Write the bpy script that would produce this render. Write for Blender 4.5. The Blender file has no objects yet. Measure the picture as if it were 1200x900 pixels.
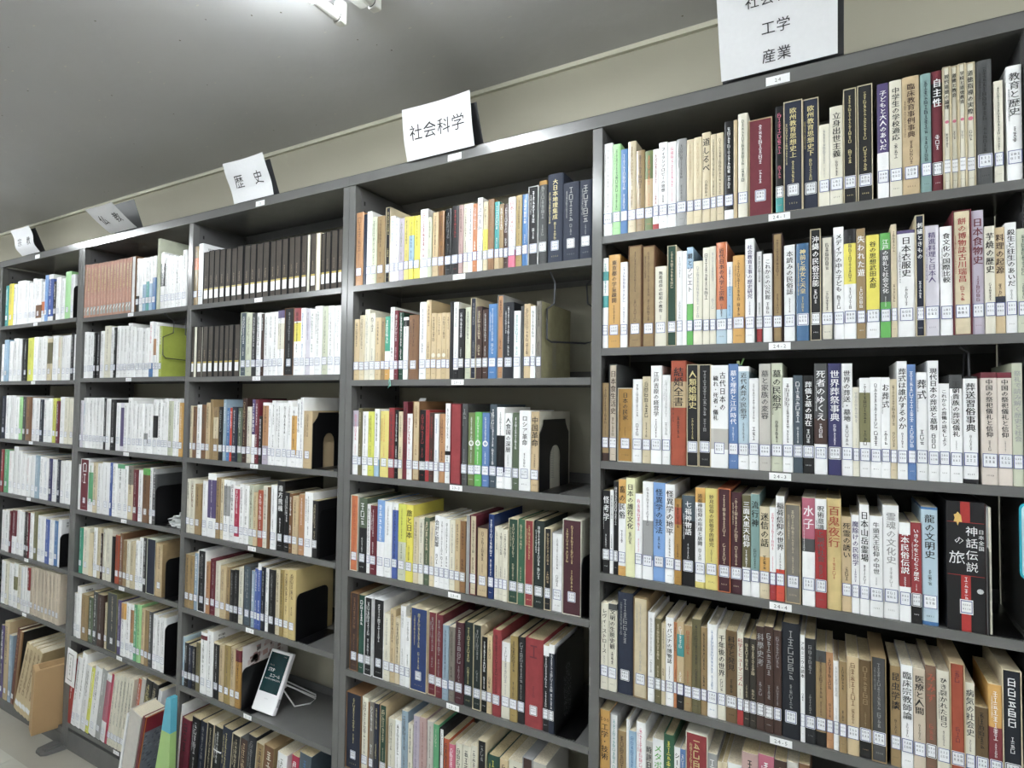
import bpy, math, random
from mathutils import Matrix, Vector
import numpy as np

S = bpy.context.scene
COL = S.collection
# ---------------------------------------------------------------- camera
cam_d = bpy.data.cameras.new('camera')
cam_d.sensor_width = 36.0
cam_d.lens = 671.41 / 1200 * 36.0
cam_d.clip_start = 0.02
cam = bpy.data.objects.new('camera', cam_d)
COL.objects.link(cam)
YAW, PITCH, ROLL = 0.506453, 0.032055, 0.0117646
_f = Vector((-math.sin(YAW)*math.cos(PITCH), math.cos(YAW)*math.cos(PITCH), math.sin(PITCH)))
_r = Vector((math.cos(YAW), math.sin(YAW), 0))
_u = _r.cross(_f)
_r2 = _r*math.cos(ROLL) + _u*math.sin(ROLL)
_u2 = -_r*math.sin(ROLL) + _u*math.cos(ROLL)
cam.matrix_world = Matrix(((_r2.x, _u2.x, -_f.x, 0.53861), (_r2.y, _u2.y, -_f.y, -1.42707),
                           (_r2.z, _u2.z, -_f.z, 1.69034), (0, 0, 0, 1)))
S.camera = cam
# ---------------------------------------------------------------- world, exposure
world = bpy.data.worlds.new('room_ambient')
S.world = world
world.use_nodes = True
world.node_tree.nodes['Background'].inputs[0].default_value = (0.8, 0.85, 0.9, 1)
world.node_tree.nodes['Background'].inputs[1].default_value = 0.05
S.view_settings.view_transform = 'Standard'
S.view_settings.look = 'None'
S.view_settings.gamma = 1.0
S.view_settings.use_curve_mapping = False
S.view_settings.exposure = 1.65
S.cycles.use_denoising = True
S.cycles.max_bounces = 6
S.cycles.diffuse_bounces = 4
S.cycles.glossy_bounces = 3
S.cycles.caustics_reflective = False
S.cycles.caustics_refractive = False
LAMP_POWER = 30.0          # emission strength of the tubes
CEIL_Z, WALL_Y = 2.80, 0.275
rng = random.Random(7)

def lin(h):
    """sRGB hex -> linear rgb"""
    c = [int(h[i:i+2], 16)/255 for i in (0, 2, 4)]
    return tuple(v/12.92 if v <= 0.04045 else ((v+0.055)/1.055)**2.4 for v in c)

PAL = {k: lin(v) for k, v in {
 'w': 'f0f1f2', 'i': 'dcd8c6', 'i2': 'c9bba6', 'i3': 'd8cdc2', 'c': 'd2c4a2', 't': 'c6ae85', 't2': 'cbb48a', 'T': '9a8055',
 'b': '7a5638', 'b2': '6b5536', 'b3': '7d5f4c', 'b4': '8a6239', 'B': '45302a', 'B2': '332e28', 'r': 'a52d30', 'r2': 'd9482f',
 'r3': '943136', 'r4': 'b52049', 'R': '6d1f2e', 'R2': '48202a', 'R3': '84313b', 'R4': '70242f', 'R5': '7d2038', 'o': 'cf7340',
 'o2': 'c47b4a', 'o3': 'b58458', 'O': 'a84a2c', 'O2': 'b4502c', 'y': 'e3d640', 'y2': 'd9cb6b', 'y3': 'cdb676', 'y4': 'd3d64a',
 'Y': 'd2a04c', 'g': '5ab04c', 'g2': '6aa04a', 'g3': '57a774', 'G': '1f4535', 'G2': '35664a', 'G3': '224a3e', 'e': 'c6cbb4',
 'e2': '9fd891', 'e3': 'e2e3b4', 'a': '9cbdd8', 'a2': 'b3cbd9', 'a3': '7aa4dc', 'a4': '8fa6b8', 'u': '4478b0', 'u2': '5a7fb6',
 'u3': '3b668f', 'u4': '4a64ad', 'U': '1c2439', 'U2': '232c40', 'U3': '171c26', 'U4': '20386e', 'p': 'd66a86', 'p2': 'b75f76',
 'p3': 'b99a96', 'P': '574b79', 'P2': '353566', 'l': 'b3aabb', 'l2': 'd3d0db', 'k': '18181b', 'k2': '25282c', 'k3': '1b2926',
 's': '9b9c9c', 's2': 'bcb9b2', 's3': '7c766c', 's4': 'a39d74', 'S': '4a4c4d', 'S2': '465560', 'q': '3d9a9a', 'q2': '7d9f9c', 'q3': '2e9a7d',
 'd': 'a97e2f', 'd2': 'a28a4d', 'v': '6c7c48', 'v2': '7d7b52', 'v3': '6a6444', 'v4': '56654f', 'v5': 'a3b03a'}.items()}
def _soft(c, a=0.13):
    g = 0.3*c[0]+0.59*c[1]+0.11*c[2]
    return tuple(v+(g-v)*a for v in c)
PAL = {k: _soft(v) for k, v in PAL.items()}
WORD = {'w': 'white', 'i': 'ivory', 'c': 'cream', 't': 'tan', 'T': 'ochre brown', 'b': 'brown', 'B': 'dark brown', 'r': 'red',
 'R': 'maroon', 'o': 'orange', 'O': 'rust red', 'y': 'yellow', 'Y': 'golden yellow', 'g': 'green', 'G': 'dark green',
 'e': 'pale green', 'a': 'light blue', 'u': 'blue', 'U': 'navy', 'p': 'pink', 'P': 'purple', 'l': 'lilac', 'k': 'black',
 's': 'grey', 'S': 'dark grey', 'q': 'teal', 'd': 'gold', 'v': 'olive green'}
PAL['_page'] = lin('d8cfb8'); PAL['_page2'] = lin('c4b590'); PAL['_lab'] = lin('eceef2'); PAL['_blue'] = lin('33458a')
PAL['_gold'] = lin('d3c690'); PAL['_txt'] = lin('3f434f')

# ---------------------------------------------------------------- materials
def new_mat(name):
    m = bpy.data.materials.new(name); m.use_nodes = True
    return m, m.node_tree, m.node_tree.nodes['Principled BSDF']

def attr_mat(name, rough, grain=0.08, scale=60, bump=0.0, coat=0.0):
    m, nt, b = new_mat(name)
    N, L = nt.nodes, nt.links
    a = N.new('ShaderNodeAttribute'); a.attribute_name = 'Col'
    tc = N.new('ShaderNodeTexCoord')
    n = N.new('ShaderNodeTexNoise'); n.inputs['Scale'].default_value = scale; n.inputs['Detail'].default_value = 3
    L.new(tc.outputs['Object'], n.inputs['Vector'])
    mr = N.new('ShaderNodeMapRange'); mr.inputs[1].default_value = 0.3; mr.inputs[2].default_value = 0.7
    mr.inputs[3].default_value = 1-grain; mr.inputs[4].default_value = 1+grain*0.4
    L.new(n.outputs['Fac'], mr.inputs[0])
    mx = N.new('ShaderNodeMix'); mx.data_type = 'RGBA'; mx.blend_type = 'MULTIPLY'; mx.inputs[0].default_value = 1
    L.new(a.outputs['Color'], mx.inputs[6]); L.new(mr.outputs[0], mx.inputs[7])
    L.new(mx.outputs[2], b.inputs['Base Color'])
    b.inputs['Roughness'].default_value = rough
    b.inputs['Coat Weight'].default_value = coat
    b.inputs['Coat Roughness'].default_value = 0.25
    if bump:
        n2 = N.new('ShaderNodeTexNoise'); n2.inputs['Scale'].default_value = 900
        L.new(tc.outputs['Object'], n2.inputs['Vector'])
        bp = N.new('ShaderNodeBump'); bp.inputs['Strength'].default_value = bump; bp.inputs['Distance'].default_value = 0.0006
        L.new(n2.outputs['Fac'], bp.inputs['Height']); L.new(bp.outputs[0], b.inputs['Normal'])
    return m

def solid_mat(name, hexc, rough=0.5, metal=0.0, grain=0.06, scale=30, bump=0.0, bscale=200, dist=0.001, hex2=None):
    m, nt, b = new_mat(name)
    N, L = nt.nodes, nt.links
    tc = N.new('ShaderNodeTexCoord')
    n = N.new('ShaderNodeTexNoise'); n.inputs['Scale'].default_value = scale; n.inputs['Detail'].default_value = 5
    L.new(tc.outputs['Object'], n.inputs['Vector'])
    cr = N.new('ShaderNodeValToRGB')
    c = lin(hexc); c2 = lin(hex2) if hex2 else tuple(v*(1-grain*2) for v in c)
    cr.color_ramp.elements[0].position = 0.3; cr.color_ramp.elements[0].color = (*c2, 1)
    cr.color_ramp.elements[1].position = 0.7; cr.color_ramp.elements[1].color = (*c, 1)
    L.new(n.outputs['Fac'], cr.inputs[0]); L.new(cr.outputs[0], b.inputs['Base Color'])
    b.inputs['Roughness'].default_value = rough; b.inputs['Metallic'].default_value = metal
    if bump:
        n2 = N.new('ShaderNodeTexNoise'); n2.inputs['Scale'].default_value = bscale; n2.inputs['Detail'].default_value = 4
        L.new(tc.outputs['Object'], n2.inputs['Vector'])
        bp = N.new('ShaderNodeBump'); bp.inputs['Strength'].default_value = bump; bp.inputs['Distance'].default_value = dist
        L.new(n2.outputs['Fac'], bp.inputs['Height']); L.new(bp.outputs[0], b.inputs['Normal'])
    return m

M_PAPER = attr_mat('jacket_paper', 0.42, 0.07, 45)
M_GLOSS = attr_mat('glossy_jacket', 0.25, 0.03, 30, 0, 0.3)
M_CLOTH = attr_mat('book_cloth', 0.7, 0.16, 35, 0.5)
M_CARD = attr_mat('slipcase_card', 0.75, 0.15, 25, 0.2)
M_PAGE = attr_mat('page_edges', 0.9, 0.22, 250)
M_PRINT = attr_mat('printed_ink', 0.5, 0.1, 200)
M_LABEL = attr_mat('label_film', 0.3, 0.02, 100)
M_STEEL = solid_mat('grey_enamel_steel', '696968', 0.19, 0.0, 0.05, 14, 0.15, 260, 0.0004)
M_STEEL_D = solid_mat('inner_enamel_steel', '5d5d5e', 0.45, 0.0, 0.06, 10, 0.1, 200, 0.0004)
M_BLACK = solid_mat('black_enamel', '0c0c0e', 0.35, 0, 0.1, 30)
M_SIGNPLATE = solid_mat('dark_grey_plate', '3a3b3e', 0.4, 0, 0.1, 20)
M_WIRE = solid_mat('steel_wire', '55565a', 0.35, 0.8, 0.05, 40)
M_WHITEWIRE = solid_mat('white_coated_wire', 'e6e6e6', 0.35, 0, 0.02, 40)
M_WALL = solid_mat('cream_painted_wall', 'b3af9d', 0.75, 0, 0.03, 3, 0.25, 60, 0.002)
M_WALL2 = solid_mat('pale_painted_wall', 'c9c9c8', 0.8, 0, 0.03, 3)
M_LAMPBODY = solid_mat('lamp_enamel', 'd8d8d4', 0.4, 0, 0.02, 10)

def ceiling_mat():
    m, nt, b = new_mat('painted_concrete_ceiling')
    N, L = nt.nodes, nt.links
    tc = N.new('ShaderNodeTexCoord')
    n = N.new('ShaderNodeTexNoise'); n.inputs['Scale'].default_value = 1.3; n.inputs['Detail'].default_value = 6
    L.new(tc.outputs['Object'], n.inputs['Vector'])
    cr = N.new('ShaderNodeValToRGB')
    cr.color_ramp.elements[0].position = 0.3; cr.color_ramp.elements[0].color = (*lin('c3c3c5'), 1)
    cr.color_ramp.elements[1].position = 0.75; cr.color_ramp.elements[1].color = (*lin('cdcdce'), 1)
    L.new(n.outputs['Fac'], cr.inputs[0])
    v = N.new('ShaderNodeTexVoronoi'); v.inputs['Scale'].default_value = 14
    L.new(tc.outputs['Object'], v.inputs['Vector'])
    lt = N.new('ShaderNodeMath'); lt.operation = 'LESS_THAN'; lt.inputs[1].default_value = 0.04
    L.new(v.outputs['Distance'], lt.inputs[0])
    mx = N.new('ShaderNodeMix'); mx.data_type = 'RGBA'
    L.new(lt.outputs[0], mx.inputs[0]); L.new(cr.outputs[0], mx.inputs[6]); mx.inputs[7].default_value = (*lin('6e6b60'), 1)
    v2 = N.new('ShaderNodeTexVoronoi'); v2.inputs['Scale'].default_value = 26
    mp = N.new('ShaderNodeMapping'); mp.inputs['Scale'].default_value = (0.35, 1, 1); L.new(tc.outputs['Object'], mp.inputs[0]); L.new(mp.outputs[0], v2.inputs['Vector'])
    l2 = N.new('ShaderNodeMath'); l2.operation = 'LESS_THAN'; l2.inputs[1].default_value = 0.06; L.new(v2.outputs['Distance'], l2.inputs[0])
    mx2 = N.new('ShaderNodeMix'); mx2.data_type = 'RGBA'; mx2.inputs[7].default_value = (*lin('dcdad2'), 1)
    L.new(l2.outputs[0], mx2.inputs[0]); L.new(mx.outputs[2], mx2.inputs[6]); L.new(mx2.outputs[2], b.inputs['Base Color'])
    b.inputs['Roughness'].default_value = 0.5
    n2 = N.new('ShaderNodeTexNoise'); n2.inputs['Scale'].default_value = 9; n2.inputs['Detail'].default_value = 8
    L.new(tc.outputs['Object'], n2.inputs['Vector'])
    bp = N.new('ShaderNodeBump'); bp.inputs['Strength'].default_value = 0.5; bp.inputs['Distance'].default_value = 0.006
    L.new(n2.outputs['Fac'], bp.inputs['Height']); L.new(bp.outputs[0], b.inputs['Normal'])
    return m
M_CEIL = ceiling_mat()

# ---------------------------------------------------------------- mesh helpers
class MB:
    def __init__(s): s.v = []; s.f = []; s.c = []
    def quad(s, a, b, c, d, col):
        n = len(s.v); s.v += [a, b, c, d]; s.f.append((n, n+1, n+2, n+3)); s.c.append(col)
    def poly(s, pts, col):
        n = len(s.v); s.v += pts; s.f.append(tuple(range(n, n+len(pts)))); s.c.append(col)
    def box(s, x0, x1, y0, y1, z0, z1, col=(1, 1, 1), skip=''):
        n = len(s.v)
        s.v += [(x0,y0,z0),(x1,y0,z0),(x1,y1,z0),(x0,y1,z0),(x0,y0,z1),(x1,y0,z1),(x1,y1,z1),(x0,y1,z1)]
        for k, q in (('b',(0,3,2,1)),('t',(4,5,6,7)),('f',(0,1,5,4)),('r',(1,2,6,5)),('k',(2,3,7,6)),('l',(3,0,4,7))):
            if k not in skip: s.f.append(tuple(n+i for i in q)); s.c.append(col)
    def hexa(s, p, col):
        """8 points, bottom ring then top ring"""
        n = len(s.v); s.v += p
        for q in ((0,3,2,1),(4,5,6,7),(0,1,5,4),(1,2,6,5),(2,3,7,6),(3,0,4,7)): s.f.append(tuple(n+i for i in q)); s.c.append(col)
    def add(s, o, M=None):
        n = len(s.v)
        s.v += [tuple(M @ Vector(p)) for p in o.v] if M is not None else o.v
        s.f += [tuple(i+n for i in f) for f in o.f]; s.c += o.c
    def tube(s, pts, r, col=(1, 1, 1), n=6, closed=False):
        P = [Vector(p) for p in pts]; base = len(s.v); m = len(P)
        for i, p in enumerate(P):
            a = P[i-1] if (i or closed) else P[0]; b = P[(i+1) % m] if (i < m-1 or closed) else P[-1]
            t = (b-a).normalized()
            u = t.cross(Vector((0.13, 0.31, 0.94)))
            if u.length < 1e-3: u = t.cross(Vector((1, 0, 0)))
            u.normalize(); w = t.cross(u)
            s.v += [tuple(p+(u*math.cos(k*2*math.pi/n)+w*math.sin(k*2*math.pi/n))*r) for k in range(n)]
        for i in range(m if closed else m-1):
            j = (i+1) % m
            for k in range(n):
                s.f.append((base+i*n+k, base+i*n+(k+1) % n, base+j*n+(k+1) % n, base+j*n+k)); s.c.append(col)
        if not closed:
            s.f.append(tuple(base+k for k in range(n))[::-1]); s.c.append(col)
            s.f.append(tuple(base+(m-1)*n+k for k in range(n))); s.c.append(col)
    def mesh(s, name, mats):
        me = bpy.data.meshes.new(name)
        me.from_pydata(s.v, [], s.f)
        at = me.color_attributes.new('Col', 'FLOAT_COLOR', 'CORNER')
        arr = np.ones((len(me.loops), 4), dtype=np.float32)
        cnt = [len(f) for f in s.f]
        arr[:, :3] = np.repeat(np.array(s.c, dtype=np.float32).reshape(-1, 3), cnt, axis=0)
        at.data.foreach_set('color', arr.ravel())
        for m in (mats if isinstance(mats, (list, tuple)) else [mats]): me.materials.append(m)
        return me
    def obj(s, name, mat, parent=None, loc=(0, 0, 0), bevel=0.0):
        o = bpy.data.objects.new(name, s.mesh(name, mat)); COL.objects.link(o); o.location = loc
        if parent is not None: o.parent = parent
        if bevel:
            b = o.modifiers.new('bevel', 'BEVEL'); b.width = bevel; b.segments = 2; b.limit_method = 'ANGLE'
        return o

def tag(o, label=None, cat=None, group=None, kind=None):
    for k, v in (('label', label), ('category', cat), ('group', group), ('kind', kind)):
        if v: o[k] = v
    return o

def empty(name, loc=(0, 0, 0)):
    o = bpy.data.objects.new(name, None); COL.objects.link(o); o.location = loc; o.empty_display_size = 0.05
    return o

# ---------------------------------------------------------------- lettering: glyph outlines of Blender's built-in font
GLY = {}
def load_glyphs(chars):
    tmp = []
    for c in sorted(set(chars)):
        cu = bpy.data.curves.new('g', 'FONT'); cu.body = c; cu.resolution_u = 1; cu.fill_mode = 'FRONT'
        o = bpy.data.objects.new('g', cu); COL.objects.link(o); tmp.append((c, o, cu))
    dg = bpy.context.evaluated_depsgraph_get()
    for c, o, cu in tmp:
        e = o.evaluated_get(dg); m = e.to_mesh()
        GLY[c] = ([(v.co.x, v.co.y) for v in m.vertices], [tuple(p.vertices) for p in m.polygons])
        e.to_mesh_clear()
    for c, o, cu in tmp:
        bpy.data.objects.remove(o); bpy.data.curves.remove(cu)

def put_glyph(mb, c, x, z, s, y, col, squeeze=1.0, bold=0.0, vert=True):
    """glyph cell centred at x, z, size s, on plane y, facing -y"""
    V, F = GLY[c]
    if not V: return
    if bold and y is not None:
        put_glyph(mb, c, x+0.035*s, z, s, y-0.00008, col, squeeze, 0.0, vert)
    n = len(mb.v)
    if c.isascii():
        xs = [a for a, b in V]; cx, cy = (min(xs)+max(xs))/2, 0.34
    else: cx, cy = 0.5, 0.38
    if c in 'ー' and vert:
        mb.v += [(x+(b-cy)*s, y, z-(a-cx)*s) for a, b in V]
    else:
        mb.v += [(x+(a-cx)*s*squeeze, y, z+(b-cy)*s) for a, b in V]
    for f in F: mb.f.append(tuple(i+n for i in f)); mb.c.append(col)

def pseudo(mb, x, z, s, y, col, R):
    """an illegible character: a tight stack of ink strokes"""
    t = 0.105*s; h = s*0.42
    k = R.randint(2, 4); sq = 0.85
    def hor(a, b, q): mb.quad((x+a, y, z+q-t/2), (x+b, y, z+q-t/2), (x+b, y, z+q+t/2), (x+a, y, z+q+t/2), col)
    def ver(q, a, b, sl=0.0): mb.quad((x+q-t/2, y, z+a), (x+q+t/2, y, z+a), (x+q+sl+t/2, y, z+b), (x+q+sl-t/2, y, z+b), col)
    for i in range(k):
        q = h-2*h*i/(k-1)*R.uniform(0.85, 1); e = R.uniform(0.45, 1)*h*sq
        hor(-e, e*R.uniform(0.7, 1), q)
    r = R.random()
    if r < 0.45: ver(0, -h, h)
    elif r < 0.75: ver(-h*0.7, -h, h); ver(h*0.6, -h, h*R.uniform(0, 1))
    else: ver(-h*0.2, -h, h*0.3, -h*0.1); ver(0, 0.1*h, -h, h*0.7)

def vtext(mb, text, x, ztop, zbot, w, y, col, R):
    """vertical lettering between ztop and zbot, at most w wide"""
    if text.startswith('~'):
        n = int(int(text[1:])*1.25); s = min(w, (ztop-zbot)/n)
        for i in range(n): pseudo(mb, x, ztop-(i+0.5)*s*1.02, s*0.92, y, col, R)
        return
    toks = []
    for ch in text:
        if ch.isdigit() and toks and toks[-1].isdigit(): toks[-1] += ch
        else: toks.append(ch)
    n = len(toks); s = (ztop-zbot)/n; sq = min(1.0, w/s)
    s2 = min(s, w*1.25)
    step = min(s, s2*1.08)
    for i, t in enumerate(toks):
        zc = ztop-(i+0.5)*step
        if len(t) > 1:
            for k, ch in enumerate(t): put_glyph(mb, ch, x+(k-(len(t)-1)/2)*w*0.36, zc, w*0.6, y, col)
        else: put_glyph(mb, t, x, zc, s2*0.98, y, col, min(1.0, w/s2), 1.0)

# ---------------------------------------------------------------- one book
def vary(c, R, a=0.05):
    k = 1+R.uniform(-a, a)
    return tuple(min(0.95, v*k) for v in c)

def book_meshes(w, h, typ, spec, R):
    """returns {part: (MB, material)}, local: x 0..w, y 0 (spine) .. depth, z 0..h"""
    col = vary(PAL[spec['col']], R)
    d = min(0.205, h*(0.69 if h < 0.24 else 0.74))*R.uniform(0.97, 1.02)
    if spec['row'][0] in 'CDE' and spec['row'][1] == '7': d = 0.215
    if 'D' in spec: d = float(spec['D'])
    out = {}
    fr = spec.get('F'); bands = spec.get('B', [])
    zs = sorted({0.0, h} | {h*(1-a) for a, b, c in bands} | {h*(1-b) for a, b, c in bands})
    def colat(z):
        for a, b, c in bands:
            if h*(1-b)-1e-6 <= z <= h*(1-a)+1e-6: return PAL[c]
        return col
    shell = MB()
    if typ in 'xvb' and typ != 'b':
        fc = PAL[fr] if fr else PAL['k']
        t = min(0.0016, w*0.12)
        shell.box(0, t, 0, d, 0, h, fc); shell.box(w-t, w, 0, d, 0, h, fc)
        shell.box(t, w-t, 0, d, 0, t, fc); shell.box(t, w-t, 0, d, h-t, h, fc)
        shell.box(t, w-t, d-t, d, t, h-t, fc)
        inner = MB(); y0 = 0.0012; x0, x1 = t+0.0002, w-t-0.0002
        b = min(0.0015, (x1-x0)*0.2)
        zz = [z for z in zs if t < z < h-t]
        zz = [t+0.0004]+zz+[h-t-0.0004]
        for a, c in zip(zz, zz[1:]):
            cc = colat((a+c)/2)
            prof = [(x0, y0+b+0.02), (x0, y0+b), (x0+b, y0), (x1-b, y0), (x1, y0+b), (x1, y0+b+0.02)]
            for p, q in zip(prof, prof[1:]):
                inner.quad((p[0], p[1], a), (q[0], q[1], a), (q[0], q[1], c), (p[0], p[1], c), cc)
        inner.poly([(x0, y0+b+0.02, zz[-1]), (x0, y0+b, zz[-1]), (x0+b, y0, zz[-1]), (x1-b, y0, zz[-1]), (x1, y0+b, zz[-1]), (x1, y0+b+0.02, zz[-1])], col)
        inner.poly([(x0, y0+b+0.02, zz[0]), (x0, y0+b, zz[0]), (x0+b, y0, zz[0]), (x1-b, y0, zz[0]), (x1, y0+b, zz[0]), (x1, y0+b+0.02, zz[0])][::-1], col)
        out['shell'] = (shell, M_CARD); out['inner_spine'] = (inner, M_CLOTH)
        ty = y0-0.0004; tw = (x1-x0)
    else:
        hard = typ in 'hrb'
        t = min(0.0024 if hard else 0.0008, w*0.15)
        bul = {'p': 0.0008, 'h': 0.0022, 'r': 0.006, 'b': 0.0006}[typ]
        if typ == 'p' and w > 0.02: bul = 0.0014
        fx = (0, .06, .2, .38, .62, .8, .94, 1) if typ != 'r' else (0, .04, .14, .32, .68, .86, .96, 1)
        fy = (1.6, .75, .22, 0, 0, .22, .75, 1.6)
        prof = [(0.0, d)]+[(w*a, bul*b) for a, b in zip(fx, fy)]+[(w, d)]
        inn = [(t, d)]+[(t+(w-2*t)*a, bul*b+t) for a, b in zip(fx, fy)]+[(w-t, d)]
        for a, c in zip(zs, zs[1:]):
            cc = colat((a+c)/2)
            for p, q in zip(prof, prof[1:]):
                shell.quad((p[0], p[1], a), (q[0], q[1], a), (q[0], q[1], c), (p[0], p[1], c), cc)
        wt = colat(h-0.001) if hard else tuple(min(.9, v*0.5+0.4) for v in colat(h-0.001))
        for i in range(len(prof)-1):
            p, q, a, b = prof[i], prof[i+1], inn[i], inn[i+1]
            shell.quad((p[0], p[1], h), (q[0], q[1], h), (b[0], b[1], h), (a[0], a[1], h), wt)
            shell.quad((p[0], p[1], 0), (a[0], a[1], 0), (b[0], b[1], 0), (q[0], q[1], 0), col)
            shell.quad((b[0], b[1], 0), (a[0], a[1], 0), (a[0], a[1], h), (b[0], b[1], h), wt)
        if 'X' in spec:
            shell.quad((w+0.0002, 0.003, 0.0005), (w+0.0002, d, 0.0005), (w+0.0002, d, h-0.0005), (w+0.0002, 0.003, h-0.0005), PAL[spec['X']])
            for i in range(18): shell.quad((w+0.0004, 0.075, 0.03+i*.005), (w+0.0004, 0.075+R.uniform(.02, .03), 0.03+i*.005), (w+0.0004, 0.10, 0.0312+i*.005), (w+0.0004, 0.075, 0.0312+i*.005), PAL['s'])
        for sx in (0, 1):
            x0, x1 = (0, t) if sx == 0 else (w-t, w)
            shell.quad((x0, d, 0), (x0, d, h), (x1, d, h), (x1, d, 0), col)
        ins = 0.003 if hard else 0.0006
        pg = MB(); pc = vary(PAL['_page' if spec['col'][0] in 'wisalu' else '_page2'], R, 0.12)
        pg.box(t, w-t, t+bul*1.2+0.0005, d-ins, ins, h-ins, pc)
        out['shell'] = (shell, M_CLOTH if hard and spec['col'] not in ('w', 'i') else (M_GLOSS if R.random() < 0.35 else M_PAPER))
        out['page_block'] = (pg, M_PAGE)
        ty = -0.0004; tw = w
    # title lettering
    lab = 'N' not in spec and typ != 'v' and w > 0.0055
    tx = MB()
    if 'T' in spec:
        s, c = spec['T']; c = PAL['_gold'] if c == 'd' else PAL[c]
        zt, zb = h*0.94, h*R.uniform(0.46, 0.56)
        n = len(s)
        if not s.startswith('~'):
            zb = h*(0.56 if n <= 5 else 0.48 if n <= 8 else 0.42 if n <= 11 else 0.36)
        if 'T2' in spec:
            vtext(tx, s, w*0.68, zt, h*0.52, tw*0.36, ty, c, R)
            vtext(tx, spec['T2'][0], w*0.28, h*0.90, h*0.46, tw*0.32, ty, c, R)
        else:
            bold = spec['col'] == 'w' and R.random() < .5
            big = R.choice((0.5, 0.62, 0.74)) if s.startswith('~') else 0.84
            vtext(tx, s, w/2, zt, zb, tw*big, ty, c, R)
            if s.startswith('~') and tw > 0.02 and R.random() < .5:
                vtext(tx, '~8', w*0.24, zt-0.01, h*0.55, tw*0.2, ty, c, R)
        # author
        za = min(h*0.47, zb-0.006)
        if R.random() < 0.92: vtext(tx, '~%d' % R.randint(3, 5), w/2, za, 0.066, min(tw*0.62, 0.0105), ty, c, R)
        if s[0] != '~' and tw > 0.0145 and 'T2' not in spec and R.random() < 0.55: vtext(tx, '~%d' % R.randint(9, 14), w*0.16, h*0.80, h*0.42, tw*0.17, ty, c, R)
        # publisher
        if lab and R.random() < 0.75:
            pz = 0.018; pn = 4
            for i in range(pn):
                pseudo(tx, w*(0.25+0.5*(i+.5)/pn), pz, min(0.0035, w*0.12), ty, c, R)
    if 'C' in spec:   # round mark on the spine
        cc = PAL[spec['C']]; zc = h*0.55; r = tw*0.36
        if spec['C'] == 'w': zc = h*0.58
        if spec['C'] == 'i': zc = h*0.36
        if spec['C'] == 'w':
            for i in range(10):
                a, b = i*math.pi/5, (i+1)*math.pi/5
                tx.quad(*[(w/2+math.cos(q)*rr, ty-0.0001, zc+math.sin(q)*rr) for q, rr in ((a, r), (b, r), (b, r*.55), (a, r*.55))], cc)
        else:
            tx.poly([(w/2+math.cos(i*math.pi/5)*r, ty-0.0001, zc+math.sin(i*math.pi/5)*r) for i in range(10)], cc)
    if typ == 'p' and spec['col'] == 'w' and w > 0.009 and R.random() < 0.5:
        for q in (0, 1):
            zb_ = h-0.026-q*0.014
            for i in range(7):
                ya = 0.022+i*0.0042+R.uniform(0, .001); yb = ya+R.uniform(.0012, .003)
                tx.quad((w+0.0003, ya, zb_), (w+0.0003, yb, zb_), (w+0.0003, yb, zb_+0.009), (w+0.0003, ya, zb_+0.009), PAL['S'])
    if tx.f: out['title_lettering'] = (tx, M_PRINT)
    if lab:
        lb = MB(); lw = min(w*0.94, 0.023); x0 = (w-lw)/2; x1 = x0+lw; z0 = 0.034+R.uniform(-.001, .001); z1 = z0+0.027; yy = ty-0.0003
        dark = sum(PAL[spec['col']]) < 0.5
        bc = PAL['_blue'] if R.random() < .7 or not dark else PAL['k']
        e = min(0.0014, lw*0.12)
        lb.poly([(x0+e, yy, z0), (x1-e, yy, z0), (x1, yy, z0+e), (x1, yy, z1-e), (x1-e, yy, z1), (x0+e, yy, z1), (x0, yy, z1-e), (x0, yy, z0+e)], PAL['_lab'])
        g = e*1.0; m = (0.0012 if dark else 0.0002)
        if lw < 0.009: m = 0
        y2 = yy-0.0002; a0, a1, b0, b1 = x0+m, x1-m, z0+m, z1-m; q = min(0.0012, lw*0.09)
        for (p0, p1, r0, r1) in ((a0, a1, b0, b0+q), (a0, a1, b1-q, b1), (a0, a0+q, b0, b1), (a1-q, a1, b0, b1)):
            lb.quad((p0, y2, r0), (p1, y2, r0), (p1, y2, r1), (p0, y2, r1), bc)
        for zz in (z0+0.019, z0+0.011):
            nn = 3; cw = lw*0.72/nn
            for i in range(nn): pseudo(lb, w/2-lw*0.36+(i+.5)*cw, zz, min(cw*.95, 0.0052), y2, PAL['_txt'], R)
        out['call_label'] = (lb, M_LABEL)
    if typ == 'v':
        lb = MB(); yy = ty-0.0002; x0, x1 = w*0.17, w*0.83
        if spec['row'] == 'D1':
            pk = lin('b98a78')
            out['inner_spine'] = (MB(), M_CLOTH); q = out['inner_spine'][0]
            q.box(0.0012, w-0.0012, 0.001, 0.02, 0.001, h-0.001, pk)
            for i in range(11):
                pseudo(lb, w/2, h*(0.90-i*0.04), w*0.62, yy, PAL['y3'], R)
            for i in range(7): pseudo(lb, w*.6, h*(0.46-i*0.035), w*0.3, yy, PAL['c'], R)
            lb.quad((x0, yy, .012), (x1, yy, .012), (x1, yy, .052), (x0, yy, .052), lin('9aa09c'))
            lb.quad((x0, yy-.0002, .028), (x1, yy-.0002, .046), (x1, yy-.0002, .05), (x0, yy-.0002, .034), PAL['w'])
            sh = out['shell'][0]; sh.c = [lin('c9a494')]*len(sh.c)
        else:
            q = out['inner_spine'][0]; q.c = [lin('474039')]*len(q.c)
            lb.quad((x0, yy, .022), (x1, yy, .022), (x1, yy, .056), (x0, yy, .056), PAL['w'])
            lb.quad((x0, yy, .056), (x1, yy, .056), (x1, yy, .063), (x0, yy, .063), lin('b5a050'))
            for i in range(6): pseudo(lb, w*.45, h*(0.52-i*0.03), w*0.14, yy, PAL['t'], R)
        out['call_label'] = (lb, M_LABEL)
    return out, d

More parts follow.
